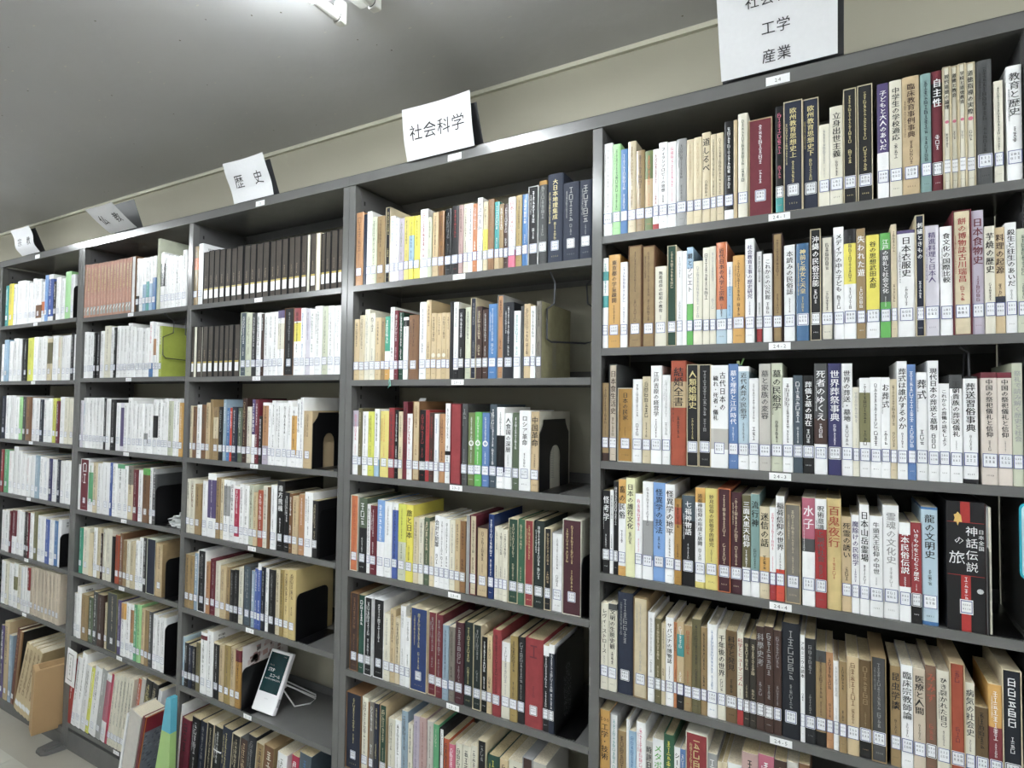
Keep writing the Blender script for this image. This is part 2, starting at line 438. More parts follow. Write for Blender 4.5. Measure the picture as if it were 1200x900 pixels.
NUM = ['first', 'second', 'third', 'fourth', 'fifth', 'sixth', 'seventh', 'eighth', 'ninth', 'tenth', 'eleventh', 'twelfth', 'thirteenth',
       'fourteenth', 'fifteenth', 'sixteenth', 'seventeenth', 'eighteenth', 'nineteenth', 'twentieth']
def ordinal(i):
    if i < 20: return NUM[i]
    t, r = divmod(i+1, 10)
    tens = {2: 'twenty', 3: 'thirty', 4: 'forty'}[t]
    return {2: 'twentieth', 3: 'thirtieth', 4: 'fortieth'}[t] if r == 0 else tens+'-'+NUM[r-1]

DATA = '''@ A1 21320
!150 251 2488 p w T=~9/s
!414 211 2415 p e2 T=~8/G
!626 188 2240 p u T=~8/w
!820 211 2407 p c T=~9/b
!1034 224 2122 p T T=~6/B
!1260 215 2077 p t B=0-.35:v B=.7-1:v T=~6/o
!1477 149 2068 p w B=.93-1:r T=~8/r
!1628 216 2206 p w T=フィランソロピーの思想/k
!1846 224 2176 p w T=~8/p
!2071 242 2195 p s T=~9/S
!2319 170 2138 p c T=~9/t
!2491 187 2151 p c T=~9/t
!2680 201 2238 p c T=道しるべ/k
!2886 132 2144 p c T=~12/k
!3019 165 2156 p c T=~11/k
!3205 200 2388 p w B=.0-.9:k T=~9/w
.3407 84 2394 p t N
!3507 221 2508 h i T=~11/G
!3748 499 2293 x R F=t T=~7/w
!4324 161 2481 p k B=.8-1:q T=~7/p
!4494 381 2540 x U F=c T=欧州教育思想史上/d
!4878 321 2520 x U F=c T=欧州教育思想史下/d
!5208 200 1859 p i T=~8/s
!5417 257 2214 p i T=立身出世主義/k
!5682 239 2542 x k F=c T=~10/d
!5947 276 2559 x k F=c T=~10/d
!6309 204 2498 p w B=0-.6:P T=子どもと大人のあいだ/w
!6529 216 2502 p i T=中学生の学校適応/k
!6753 301 2513 h t T=臨床教育事例事典/B
!7069 176 2493 h q2 T=~9/U
!7257 181 2513 h R B=.1-.27:k T=自主性/w
!7442 127 2541 x i F=c T=現代道徳の論理/k C=p
!7572 122 2543 x i F=c T=道徳と教会/k C=p
!7696 118 2542 x i F=c T=学校と道徳教育/k C=p
!7818 151 2540 x i F=c T=道徳指導の実際/k C=p
!7976 262 2512 r S T=~9/k
!8256 142 2047 p i T=~14/G
!8453 231 2290 p w T=教育と歴史/S
@ A2 18355
!150 149 2388 p w B=.15-.25:q B=.42-.55:q T=~6/q
!304 312 2458 p Y T=東京都の学童疎開/k
!630 193 2233 p w T=~8/P
!853 344 2624 x T F=b T=~12/B
!1207 318 2582 x T F=b T=~12/B
!1533 292 2021 p i T=無着成恭の昭和の教育/k
!1844 219 2519 x G F=c T=~8/c
!2072 148 2356 p w T=~6/s
.2225 98 2332 p w N
!2325 144 2418 p w B=0-.22:a B=.58-1:g T=親とソビエト/k
!2478 218 2053 p i T=~9/s
!2704 155 2362 p i T=~8/k
!2863 140 2375 p i T=~8/s
!3012 243 2449 p a2 B=0-.66:o T=近代日本の大学と宗教/B
!3260 124 1950 p w B=.3-.8:a T=~9/u
!3393 257 2083 p Y T=~8/B
!3666 201 2448 h w T=社会教育主事の歴史研究/P
!3890 158 2148 x w F=S B=.85-1:r T=~7/k
!4051 193 2054 p w T=これからの公民館/k
!4255 200 2501 x T F=B T=~8/B
!4489 230 2200 p w T=本読みの民俗誌/S
!4745 251 2201 p u3 T=神前と巫女と天皇/d
!5022 205 2488 x k F=c T=沖縄の民俗芸能/w
!5234 234 2288 x i F=S T=~5/S
!5475 194 2477 p w T=メディアの中の子ども/k
!5673 230 2397 p w B=0-.13:k B=.13-.5:y T=~9/S
!5909 160 2382 p T T=失われた遊/w
!6083 243 2217 p y B=.75-1:w T=谷の思想武田太郎/k
!6339 181 2228 p g B=.16-.66:S T=江戸の祭礼と社会文化/w
!6531 100 2389 p c T=~6/B
!6637 313 2239 p w B=0-.03:P T=日本衣服史/k
!6956 150 2524 x U F=c T=刺繍ときもの/w
!7110 242 2278 p l2 T=精進料理と日本人/P
!7368 200 2225 p w T=食文化の国際比較/k
!7574 299 2517 x c F=R T=餅の博物誌古川瑞昌/r
!7876 192 2479 p l T=日本食物史/R
!8074 157 2129 p i T=芋焼の歴史/k
!8233 156 2088 p t2 B=.65-.71:U T=料理の起源/B
!8395 167 2158 p w T=殺生と往生のあいだ/k
!8567 173 2015 p e T=~8/G
@ A3 15408
!150 178 2035 p T B=.9-1:B T=~9/B
!348 210 2517 x i2 F=S T=日本食生活史/B
!569 402 1902 x d F=i T=日本の民家/k
!980 235 2124 p w T=~9/S
!1225 208 2192 p c T=~6/k
!1442 269 2460 p w T=江戸吉原の経営学/k
!1725 201 2223 p w T=~11/s
!1944 367 2572 h O B=.2-.45:t T=結婚全書/k N
!2329 271 2473 x k F=c T=人類婚姻史/d
!2613 274 2467 x k F=c T=~7/s
!2895 389 2437 p w B=.62-.82:s2 T=古代日本の/k T2=穢れ・死者・儀礼/k
!3288 217 2466 p u2 T=墓と埋葬と江戸時代/w
!3509 229 2404 p w B=.05-.8:a2 T=近代火葬の民俗学/S
!3746 206 2120 p w T=~12/k
!3960 245 2450 p s2 T=墓と家族の変容/S
!4213 233 2462 p e T=墓の民俗学/k
!4454 207 2125 p w T=~8/k
!4668 185 2173 p S2 T=~6/w
!4855 226 2171 p k T=葬儀と墓の現在/w
!5088 250 2433 p S B=.5-.73:B B=.73-1:w T=死者のゆくえ/w
!5356 245 2427 p P2 T=世界葬祭事典/w
!5604 210 2422 p w T=世界の葬送・墓地/k
!5816 124 1909 p i T=~6/s
!5946 191 2106 p w B=.15-.65:v2 T=~8/k
!6141 188 2116 p w T=~10/k
!6332 156 2114 p w T=お葬式/k
!6490 120 2073 p c T=~9/B
!6613 171 2446 p w T=葬式は誰がするのか/k
!6788 144 2377 p u2 T=~8/w
!6938 192 2209 p w T=葬式/k
!7136 176 2444 p w T=現代日本の葬送と墓制/k
!7315 174 1979 p w T=これからの葬儀の話をしよう/k
!7495 197 2156 p w B=0-.13:S T=王朝貴族の葬送儀礼/k
!7704 240 2117 h w B=.0-.02:k B=.96-1:k T=葬送習俗事典/k
!7990 245 2193 p i3 B=0-.05:R T=中国の祭祀儀礼と信仰/k
!8240 221 2190 p i3 B=0-.05:R T=中国の祭祀儀礼と信仰/k
!8464 155 2365 p e T=祭礼で読み解く歴史と社会/s
@ A4 12514
!186 196 2125 p k T=怪考学/w
.388 100 2147 p w T=~7/S
!492 119 2385 p k T=~9/w
!616 191 2445 p w B=0-.25:Y B=.9-1:Y T=畜の民俗/k
!811 236 2499 p e3 N T=日本の護符文化/k
!1052 181 2113 p w T=~6/p
!1243 262 2439 p w B=.4-.8:s T=~9/S
!1509 294 2433 p a3 T=怪異学の技法/U
!1808 230 2413 p w T=怪異学の地平/k
!2042 164 2077 p d B=.1-.3:O T=~6/k
!2215 302 2175 p k B=0-.28:S2 T=七福神物語/w
!2530 227 2390 p w B=0-.15:Y B=.94-1:y2 T=道祖神信仰の形成と展開/k
!2762 290 2390 p y2 T=妙見信仰の民俗学的研究/B
!3060 272 2414 x R2 F=o T=~8/c
!3336 251 2350 h R2 T=~8/c
!3595 179 2305 p w B=0-.72:v3 T=三面大黒天信仰/w
!3778 181 2342 p w B=.0-.75:q2 T=流行神/k
!3966 209 2074 p c B=.55-.75:Y T=迷信の話/k
!4179 126 2082 p w B=.7-1:r T=~9/p
!4307 175 2346 p w B=.7-1:r2 T=稲荷信仰の世界/k
!4497 307 2184 x s3 F=t T=~9/c
!4837 248 2356 p w B=0-.38:p2 B=.38-.5:S T=水子/w
!5089 222 2357 p r B=0-.28:w T=呪術意識と現代社会/S
!5314 275 2380 h y3 N T=百鬼夜行/O
!5596 179 2016 p t T=死霊の誘い/k
!5778 142 2074 p w T=魔除けの民俗学/P
!5927 171 2311 p w T=日本山岳霊場/k
!6104 235 2093 p w T=牛頭天王信仰の中世/S
!6346 276 2337 p w T=霊魂の文化史/s
!6625 190 2010 p w B=.12-.65:r3 T=日本民俗伝説/w
!6821 178 2031 p r3 B=.72-1:k T=いきものをとむらう歴史/w
!7005 268 2362 p a2 B=0-.02:u B=.97-1:u T=龍の文明史/k
!7411 607 2531 b k
.8032 40 2470 p s N
.8074 40 2455 p i N
@ A5 9545
!164 198 2191 p i T=レヴィ・ストロース/k
!367 223 2208 p i B=0-.07:S T=文明の生態史観/k
!601 403 2539 h U2 T=~6/s
!1021 350 2476 x c F=T T=~12/s
!1387 177 2181 h w T=~9/s
!1574 154 2060 p v3 T=~9/c
.1734 97 1968 p c T=~8/B
!1833 190 2133 p w T=サバンナの博物誌/k
.2028 75 2049 p o2 T=~8/B
!2108 164 2098 p t B=.15-.4:q B=.7-1:k T=~4/w
!2276 181 2032 p T T=~4/O
!2462 203 2219 p v3 T=~8/k
!2670 138 2056 p T T=~8/k
!2810 229 2156 h w T=~11/u
!3048 176 2087 p i T=千年後の世界/k
!3229 246 2106 p b2 T=科学と発見/k
!3480 130 2097 p i B=.8-1:r T=科学とヒューマニズム/r
!3615 138 2006 p B2 T=~6/c
!3757 132 2012 p B2 T=~6/c
!3894 166 2325 p B T=科學史考/s
!4064 181 2360 p B T=~6/s
!4253 157 2311 p B T=~6/s
!4419 362 2516 h U3 T=~5/s
!4789 88 2315 p w T=アルミニウム読本/k
!4879 204 2263 p k2 T=~5/s
!5089 195 2042 p T B=0-.12:S B=.85-1:k T=~8/B
!5288 132 2037 p o3 T=~7/k
!5424 102 1883 p w T=~8/s
!5530 136 1911 p T T=~6/k
!5673 221 2052 p t2 T=~6/b
!5900 213 2023 p b2 B=.8-1:k T=~5/T
!6117 262 2147 x S F=T T=~8/s
!6451 172 2026 p T T=昆虫学談/k
!6633 198 2090 p w T=臨床宗教師論/S
!6840 198 2062 p i2 T=医療と人間/k
!7044 179 2163 p b3 T=みみず/O
!7229 203 2115 p i T=ひき裂かれた自己/k
!7438 235 2315 x O F=t T=~2/R
!7676 152 1976 p i B=.8-.87:u T=病気の社会史/S
!7831 202 1549 p b2 T=~5/k
!8041 201 2035 p R3 B=0-.4:Y T=~7/w
!8250 287 2363 x U3 F=c T=~4/w
@ A6 6600
!150 263 2415 p Y T=500工学・技術/k
!424 204 2379 x w F=s T=~9/q
.633 212 2021 p T T=~5/B
.851 70 2347 p w N
.923 175 2098 p s B=0-.6:a T=~6/u
!1103 237 2362 p w T=~7/p
.1343 170 1962 p s2 T=時評日本/k
.1518 272 2078 p w T=メタボラ/g
.1794 247 2254 h G2 T=~5/y
.2043 142 2013 p w T=シートン/k
.2187 121 2003 p u2 T=~4/w
!2323 496 2466 x r3 F=i T=~3/d
.2823 216 2111 p s T=~3/w
.3044 107 1970 p c N
.3155 106 2004 p c N
.3266 308 2022 p w N
.3578 345 2368 p p3 T=~3/k
.3928 324 2423 p p2 T=~2/w
.4260 253 2390 p B T=~3/c
.4518 224 2433 p s2 N
.4746 220 2467 p b N
@ B1 20789
!-8703 321 2501 p o3 T=~4/b
.-8380 157 2412 p U2 N
.-8214 206 2473 p w T=~8/s
.-8006 212 2255 p e T=~7/G
!-7785 325 2250 p T T=~7/k
.-7412 188 2499 x k F=c T=~7/d
.-7214 205 2174 p w T=~6/u
.-7000 157 2073 p w T=~6/P
.-6833 210 2045 p l T=~6/v
.-6605 190 2063 p y2 T=~7/k
.-6406 188 2034 p y B=.3-.8:a T=~7/S
.-6210 221 2038 p y T=~7/k
!-5954 296 2192 p w T=~6/r
.-5656 153 1912 p e T=~6/k
.-5494 221 2036 p t T=~7/B
.-5265 218 2043 p b4 T=~7/B
!-5005 232 2071 p k T=~6/s
!-4756 253 2127 p k T=~6/r
.-4487 161 2105 p p3 T=~6/B
.-4318 160 2119 p i T=~9/B
.-4156 180 2112 p w T=~9/k
.-3974 163 2064 p o2 T=~7/w
.-3804 178 2216 p w T=イスラーム/k
.-3618 161 2074 p c B=.4-.8:y T=~6/k
!-3441 212 2107 p b4 T=~5/T
.-3221 158 2010 p t B=0-.7:q T=~5/w
.-3062 147 1920 p T T=~6/w
.-2907 140 1896 p B T=~6/w
!-2745 233 2056 p w B=.75-1:p T=日本とアメリカ/r
!-2505 194 2084 p d2 T=~8/k
!-2289 178 2069 p u T=~7/w
!-2098 315 2260 x k F=w T=~6/w
!-1762 247 2364 h S B=0-.05:d T=~6/s
!-1501 470 2503 h U2 T=大日本地理集成/d
!-1018 482 2167 h U2 T=~4/s
!-523 355 2151 h U2 T=~4/s
@ B2 17593
!-8711 236 2061 p t2 T=~5/k
.-8465 228 2179 p c T=~8/B
.-8235 213 2365 p i T=~7/s
.-8020 221 2225 p i T=~3/k
.-7761 248 2053 p t2 T=~5/k
.-7510 168 2040 p T T=~5/k
.-7340 213 2072 p w B=0-.55:q3 B=.8-1:Y T=~6/w
.-7125 174 2362 p w T=~6/k
.-6942 165 2242 p R T=~6/w
.-6775 189 2173 p G T=~8/w
.-6578 198 2003 p w B=.05-.15:k T=~4/s
!-6353 397 2053 p b T=~7/B
!-5921 268 2428 p w T=~9/k
.-5650 178 2480 p t2 T=~5/B
.-5464 203 2058 p t2 T=~5/B C=i
.-5259 182 2045 p t2 T=~5/B C=i
.-5075 180 2047 p t2 T=~5/B C=i
.-4892 129 2036 p t2 T=~5/B
.-4746 139 2365 p k N
.-4606 168 2340 p w B=.88-1:k T=~4/s
!-4430 200 2124 p k T=~5/w
!-4214 205 2156 p e T=~7/S
!-4001 187 2420 x U F=c T=~6/s
!-3791 193 2146 p B T=~6/c
.-3590 191 2047 p B T=~9/w
!-3377 285 2191 p u T=~9/w
!-3077 192 2431 x o3 F=s T=~4/k
!-2862 328 2197 p U3 T=~9/w
!-2520 215 1928 p w T=~6/q
.-2304 90 2057 p S N
!-2206 211 2108 p t2 T=~7/B
.-1989 153 2032 p w T=~7/k
!-1822 165 2163 h s3 T=~6/k X=s4 D=.205
@ B3 14430
.-8697 269 2140 p w B=0-.25:l T=~6/p
.-8418 158 2217 p v3 T=~6/c
.-8250 244 2110 p w T=~9/k
.-8005 258 2115 p y4 T=~9/k
.-7737 209 2206 p w B=.75-1:a T=~6/k
!-7480 365 2140 p w B=0-1:y2 T=~9/o
!-7114 237 2252 p r3 T=~6/k
.-6867 146 2184 p k T=~9/w
.-6720 170 2137 p c T=~7/B
.-6532 179 2457 p R N T=~5/k
.-6351 201 2074 p w T=~6/r
!-6141 262 2475 x t2 F=b4 T=~5/b
!-5862 241 2202 p k T=~5/r
.-5619 151 2205 p r T=~6/R
.-5466 184 2126 p B T=~6/r
.-5274 159 2095 p w T=~5/u
!-5107 215 2099 p o3 T=~6/B
.-4884 180 2419 p w B=.6-.65:k T=~8/k
!-4680 385 2422 x r3 F=R N
!-4278 205 2413 h S T=~2/s
!-4050 241 2153 p v T=~8/w C=w
!-3807 244 2177 p g T=~8/w C=w
!-3561 248 2163 p u2 T=~8/w C=w
!-3298 231 2411 p S2 T=~8/w
!-3045 257 2332 p w B=.35-.8:k T=~9/k
!-2781 238 2165 p w T=人食国の深層/k
!-2521 199 2182 p v4 T=~8/w
!-2308 364 2250 p w T=ロシア革命/k
!-1937 254 2224 p t T=中国革命/k X=i D=.215
@ B4 11246
!-8688 328 2493 x o F=i T=~6/O
!-8311 331 2425 h k B=0-.4:v4 T=~3/w
.-7978 152 2245 p w T=~8/k
!-7817 276 2231 p R T=~9/w
!-7522 299 2438 p w B=0-.55:a3 T=~5/w
!-7221 302 2410 p w T=~9/S
!-6910 227 2407 p w B=.1-1:u4 T=~9/k
!-6656 313 2393 p y4 B=.5-1:e T=~9/G
!-6335 290 2395 p y T=旅と日本/k
.-6028 216 2024 p c T=~9/k
.-5809 178 2032 p i T=~6/k
.-5623 203 2067 p v4 T=~5/c
.-5403 184 1955 p c T=~6/s
.-5210 182 2177 p w T=会計と犯罪/k
.-5026 187 2163 p w T=~9/S
.-4831 170 2117 p w T=~9/k
.-4659 191 2090 p i T=~9/S
.-4466 181 2124 p t2 T=~6/B
!-4278 196 2113 p b4 T=~6/B
.-4050 117 2309 p s N
!-3926 223 2314 x c F=R T=~9/k
!-3672 377 1997 x t2 F=B T=~6/B
!-3280 178 2412 p U4 B=0-.8:U4 T=~8/w
.-3087 147 2071 p i T=~6/k
.-2938 144 2050 p i T=~6/k
.-2792 150 2023 p i T=~6/k
!-2621 306 2363 x G F=c T=~8/c
!-2309 196 2378 h G2 T=~6/c
!-2099 262 2374 x r3 F=c T=~8/d
!-1816 318 2390 h k3 T=~9/w
!-1485 206 2222 x k F=c T=~8/t
!-1265 320 2123 x w F=s T=~9/S
!-938 534 2527 x R2 F=i T=~9/d
@ B5 7987
!-8616 345 2533 x B F=b4 T=~6/b4
!-8242 262 2518 p G3 T=~4/w
!-7971 315 2497 x k F=w T=~7/w
!-7590 429 2503 x k F=w T=~7/w
!-7159 245 2108 p i T=~6/s
.-6912 206 2289 p t2 T=~6/B
.-6704 195 2051 p c T=~6/k
!-6500 212 2469 p w T=~4/s
.-6286 191 2143 p w T=~5/k
!-6060 632 2518 x U4 F=c T=~7/d
!-5395 291 2495 x R4 F=c T=~7/s
!-5096 245 2461 h R4 T=~7/s
!-4842 218 2211 p a4 T=~9/k
!-4622 213 2188 p s3 T=~9/k
!-4401 306 2371 h R2 T=~5/s
!-4079 301 2433 h k3 T=~7/d
!-3748 280 2444 x k3 F=c T=~6/s
!-3461 179 2132 p k T=~7/w
!-3280 168 2199 p t2 T=~4/B
!-3097 277 2422 h r3 T=~8/k
!-2806 279 2123 p w B=.25-1:i T=~6/s
!-2520 239 2362 p d2 T=~6/k
!-2273 215 2368 h k T=~7/s
!-2051 549 2400 h r3 T=~1/R
!-1489 172 2300 p k B=0-.12:w T=~9/w
!-1314 162 2365 p U2 B=0-.1:w T=~9/w
@ B6 4792
!-8711 648 2456 x U F=b4 T=~6/d
!-8034 265 2444 p i T=~7/k
.-7767 83 2348 p b4 N
.-7675 177 2399 p s3 T=~6/w
.-7489 185 2385 p U N T=~6/d
!-7267 264 2398 x G F=t T=~5/c
.-6895 268 2085 p i T=~7/k
.-6625 245 2108 p w B=.85-1:q T=~6/k
.-6371 252 2462 p a4 T=~6/S
.-6110 172 2118 p i T=~6/k
.-5921 238 2413 p l T=~12/P
.-5675 276 2452 p p3 T=~12/R
.-5391 239 2393 p s2 T=~12/S
.-5135 204 2393 p g3 T=~4/e
.-4923 161 2307 x w F=k T=~6/k
.-4760 205 2077 p O2 T=~4/k
.-4553 203 1976 p p T=~4/w
.-4334 226 2044 p i T=~4/k
.-4093 284 2060 p i T=~3/S
.-3794 219 2139 p i T=~3/S
.-3553 275 2374 x k F=c T=~3/s
.-3241 400 2052 h G3 T=~2/y
.-2812 263 2070 p t2 T=~2/k
.-2535 439 2122 p i T=~2/k
.-2082 300 2341 x B F=s N
.-1776 400 2302 p s2 N
@ C1 20787
.-17850 243 2480 p T B=.2-.4:o T=~5/k
.-17569 322 2553 p w T=~9/P
.-17196 355 2150 v V
.-16829 337 2178 v V
.-16480 344 2167 v V
.-16123 351 2140 v V
.-15760 346 2127 v V
.-15402 341 2107 v V
.-15050 359 2146 v V
.-14611 352 2122 v V
.-14248 346 2122 v V
.-13891 374 2112 v V
.-13506 357 2116 v V
.-13096 329 2095 v V
.-12756 335 2094 v V
.-12412 329 2093 v V
.-12072 314 2106 v V
.-11748 329 2105 v V
.-11379 304 2093 v V
.-11064 88 2065 p i N
.-10928 289 2096 v V
.-10621 209 2081 x w F=c N
.-10374 206 2014 v V
.-10149 250 2048 v V
.-9889 311 2076 v V
.-9551 225 2075 v V
@ C2 17797
.-17850 193 2101 v V
.-17644 129 2073 p i N
.-17501 333 2084 v V
.-17156 64 2049 p i N
.-17079 327 2069 v V
.-16740 323 2058 v V
.-16380 306 2047 v V
.-16050 278 2045 v V
.-15724 274 2042 v V
.-15415 282 2040 v V
.-15063 324 2034 v V
.-14693 341 2480 x S2 F=e T=~6/w
.-14341 303 2443 p e T=~6/G
.-14027 266 2409 p k T=~9/w
.-13750 230 2407 p w T=~6/k
.-13510 141 2358 p B T=~6/w
.-13347 268 2379 p w T=~9/S
.-13057 233 2383 p w T=~6/k
.-12814 241 2381 p w T=~9/k
!-12552 341 2416 p w B=0-.12:P B=.2-.6:i T=~9/k
!-12180 486 2470 x k F=b T=~6/s
!-11674 347 2440 p w B=0-.2:r3 B=.22-.5:y T=~6/k
.-11317 215 2419 p w T=~6/u
.-11092 242 2389 p l2 T=~8/P
.-10840 220 2352 p w T=~7/G
!-10601 358 2432 p w T=~8/G
.-10233 269 2409 p e T=~8/G
!-9955 293 2402 p w T=~9/k
!-9625 339 2382 p w T=~9/s
@ C3 14479
.-17757 143 2130 p c T=~7/k
.-17600 227 2090 p b T=~5/k
.-17360 294 2179 p w T=~9/k
.-17051 304 2183 p b T=~6/k
.-16734 259 2271 p t T=~7/k
.-16460 162 2400 p T N
.-16285 374 2109 x T F=T B=.2-.6:c T=~7/B
.-15897 277 2114 p k T=~4/s
.-15607 183 2406 p a4 T=~6/w
.-15423 192 2079 p u T=~6/w
.-15229 152 2082 p r2 T=~6/w
.-15064 305 2126 p U T=~7/w
.-14746 276 2090 p v4 T=~7/w
.-14458 272 2472 p B T=~6/T
.-14173 245 2138 p i T=~7/k
.-13916 206 2420 p w B=0-.55:P T=~6/w
.-13698 204 2421 p R T=~7/w
.-13483 166 1793 p k T=~5/w
.-13304 341 2308 p w B=.05-.7:o3 B=.7-1:l T=~5/B
.-12952 162 2232 p w T=~6/s
.-12778 184 2390 p w T=~7/k
!-12583 442 2316 p w T=~9/k
.-12129 190 2319 p w T=~6/k
.-11928 232 2397 p w T=~8/s
.-11685 262 2173 p w B=.15-.8:Y T=~6/k
.-11413 173 2439 p w T=~7/k
.-11238 148 2515 p w T=~8/P
!-11079 423 2034 p t T=~6/B
@ C4 11402
.-17850 216 2190 p i T=~4/k
.-17619 297 2172 p i T=~4/b
.-17308 390 2030 p T T=~5/k
.-16822 315 2191 p w T=~9/S
!-16466 523 2516 p w B=.1-.7:P T=~9/w
.-15930 251 2380 p T T=~7/k
.-15667 183 2356 p c T=~6/k
.-15471 348 2336 p w B=.1-.6:s T=~9/k
.-15097 292 2321 p w T=~5/k
.-14803 299 2143 p w B=.05-.9:r4 T=~4/w
.-14491 272 2247 p w T=~6/k
.-14206 257 2229 p w T=~8/k
.-13937 254 2251 p e T=~7/k
.-13672 227 1997 p t2 T=~6/B
.-13433 295 2098 p O T=~4/w
.-13126 256 2277 p i T=~7/k
.-12868 125 2254 p b N
.-12720 308 2350 p w T=~9/k
!-12389 393 2532 p k T=南方熊楠/w
.-11985 287 2144 p k T=~8/w
.-11687 153 2127 p b T=~6/w
.-11523 281 2035 p t T=~7/k
.-11231 298 2136 p o3 T=~8/w
!-10922 408 2241 p w T=~8/k
.-10504 268 1980 p k T=~7/c
@ C5 8370
.-17850 337 2143 p T T=~6/k
.-17496 259 2138 p T T=~5/k
.-17220 256 2279 p a4 T=~5/w
!-16947 470 2433 x k F=w T=~6/s
.-16443 248 2030 p o3 T=~6/B
.-16179 294 2172 x R F=R T=~7/s
.-15869 322 2118 p i T=~8/k
.-15545 363 2019 p t2 T=~6/B
.-15167 219 2015 p T T=~5/k
.-14932 248 1954 p k T=~6/s
.-14670 245 1993 p k T=~7/s
.-14410 287 2103 p i T=~6/k
!-14093 401 2235 x S2 F=S T=~6/s
.-13689 203 2089 p a4 T=~7/w
.-13472 160 2214 p u4 T=~6/w
.-13297 173 2430 p w B=.1-1:u4 T=~8/w
.-13110 200 2318 p U T=~6/s
.-12896 170 2301 p w T=~6/U
!-12724 361 2294 p k T=~7/s
.-12349 234 2341 p c T=~6/B
.-12102 191 2375 p d2 T=~8/k
.-11897 269 2411 p y3 T=~4/B
!-11614 358 2461 p y3 T=~4/B
@ C6 5206
.-17850 112 1951 p a2 T=~8/u
.-17721 244 1751 p k T=~8/w
.-17460 241 1703 p U T=~8/w
.-17202 222 1705 p k T=~7/w
.-16963 286 1915 p v3 T=~6/k
.-16660 382 2391 p w B=.05-.12:R T=~6/k
!-16262 392 2523 p w T=~8/k
.-15854 369 2157 p k B=0-.03:c T=~8/w
.-15469 300 2133 p t T=~6/B
.-15153 358 2206 p d2 T=~7/B
.-14780 276 2180 p t T=~6/k
.-14488 318 2151 p d B=0-.2:R T=~5/k
@ C7 1250
.-17850 40 2901 p c N
!-17808 40 3244 p w T=~9/k
!-17766 608 2715 h R5 T=~3/k
!-17075 530 2946 p k T=~4/w
.-16542 420 2926 h U T=~6/s
.-16089 415 3001 x k F=c T=~8/c
.-15643 469 2985 p k B=.3-.32:w T=~6/w
!-15173 563 3081 h U2 T=~6/d
.-14564 477 3002 x k F=c T=~6/c
.-14072 409 2991 x B F=S T=~4/t
.-13649 430 3228 p U3 T=~6/s
.-13176 407 3083 x T F=c T=~4/B
.-12755 535 3115 x b F=T T=~3/i
.-12044 492 3067 p w T=~5/k
.-11317 361 3204 p r4 T=~4/w
.-10930 567 3395 p S2 T=~4/u
@ D1 20793
.-26711 175 2644 v V
.-26520 308 2626 v V
.-26196 289 2617 v V
.-25905 299 2611 v V
.-25604 296 2603 v V
.-25292 280 2595 v V
.-25010 290 2589 v V
.-24718 272 2582 v V
.-24444 284 2576 v V
.-24158 281 2569 v V
.-23874 264 2571 v V
.-23608 276 2573 v V
.-23330 259 2567 v V
.-23070 271 2569 v V
.-22797 254 2570 v V
.-22515 295 2583 x w F=b N
.-22192 236 2448 p w B=.7-1:k T=~7/k
.-21942 289 2417 p w T=~8/s
.-21640 258 2408 p w B=.5-1:a T=~7/k
.-21368 242 2394 p w B=.45-1:q T=~7/k
.-21112 240 2403 p w B=.5-1:a T=~7/s
.-20859 251 2412 p w B=.4-1:u T=~7/s
.-20477 195 3130 x e F=e N
.-20268 309 2492 p w B=.2-.6:k T=~5/w
.-19946 242 2383 p w T=~8/k
.-19691 278 2277 p w T=~7/s
.-19401 262 2244 p w T=~8/s
.-19127 235 2178 p w T=~7/k
.-18880 232 2186 p w T=~8/k
.-18635 314 2409 p w T=~6/s
@ D2 17837
.-26608 357 2270 p w T=~8/s
.-26235 305 2211 p w T=~7/k
.-25914 223 2198 p w T=~9/k
.-25675 221 2186 p k T=~9/w
.-25439 297 2214 p k T=~8/w
.-25111 355 2237 p w T=~7/k
.-24755 559 2457 p i T=~8/k
.-24181 284 2393 p w T=~8/S
.-23882 207 2339 p k T=~6/w
.-23660 322 2404 p w T=~9/k
.-23324 304 2386 p w T=~8/s
.-23006 300 2369 p w T=~8/k
.-22691 325 2469 p w T=~8/k
.-22352 293 2295 p w T=~9/s
.-22046 290 2239 p w T=~8/k
.-21742 232 2209 p w T=~8/s
.-21496 257 2173 p w T=~6/k
.-21226 254 2197 p w T=~8/s
.-20945 265 2447 p w B=.75-1:u T=~4/p
.-20667 223 2394 p w B=.3-.6:o3 T=~4/u
.-20431 208 2231 p w T=~6/s
.-20210 219 2219 p v5 T=~4/w
@ D3 14470
.-26711 208 2291 p l2 T=~7/U
.-26470 291 2419 p w T=~9/u
.-26163 304 2421 p w T=~9/s
.-25843 301 2423 p w T=~9/k
.-25526 298 2425 p w T=~9/s
.-25213 294 2427 p w T=~9/k
.-24903 291 2429 p w T=~9/s
.-24597 243 2414 p k T=~9/w
.-24339 360 2393 p w T=~7/s
.-23965 428 2356 p k T=~14/w
.-23522 393 2201 p w T=~9/s
.-23115 301 2205 p l2 B=.1-.9:P N
.-22799 312 2209 p w T=~9/k
.-22473 364 2444 p w T=~9/k
.-22095 304 2293 p w T=~9/s
.-21778 246 2181 p w T=~9/k
.-21518 297 2184 p w T=~9/s
.-21207 320 2188 p w B=.6-.8:s T=~9/k
.-20874 356 2192 p w T=~9/k
.-20505 338 2382 p w B=.3-.7:k T=~9/k
.-20154 282 2385 p w T=~9/k
.-19860 241 2240 p w T=~8/s
.-19606 239 2425 p w T=~9/s
.-19355 335 2318 p e T=~8/G
.-19007 258 2321 p w T=~8/s
.-18737 170 2431 p w T=~8/k
.-18555 265 2254 p Y T=~8/w
@ D4 11457
.-26711 127 2179 p w N
!-26519 740 2459 x R F=w T=~2/w
.-25763 425 2331 p w B=.2-.8:g3 T=~6/g
.-25322 388 2357 p c T=~7/k
.-24918 352 2340 p w T=~9/S
!-24551 735 2414 p w T=~9/k
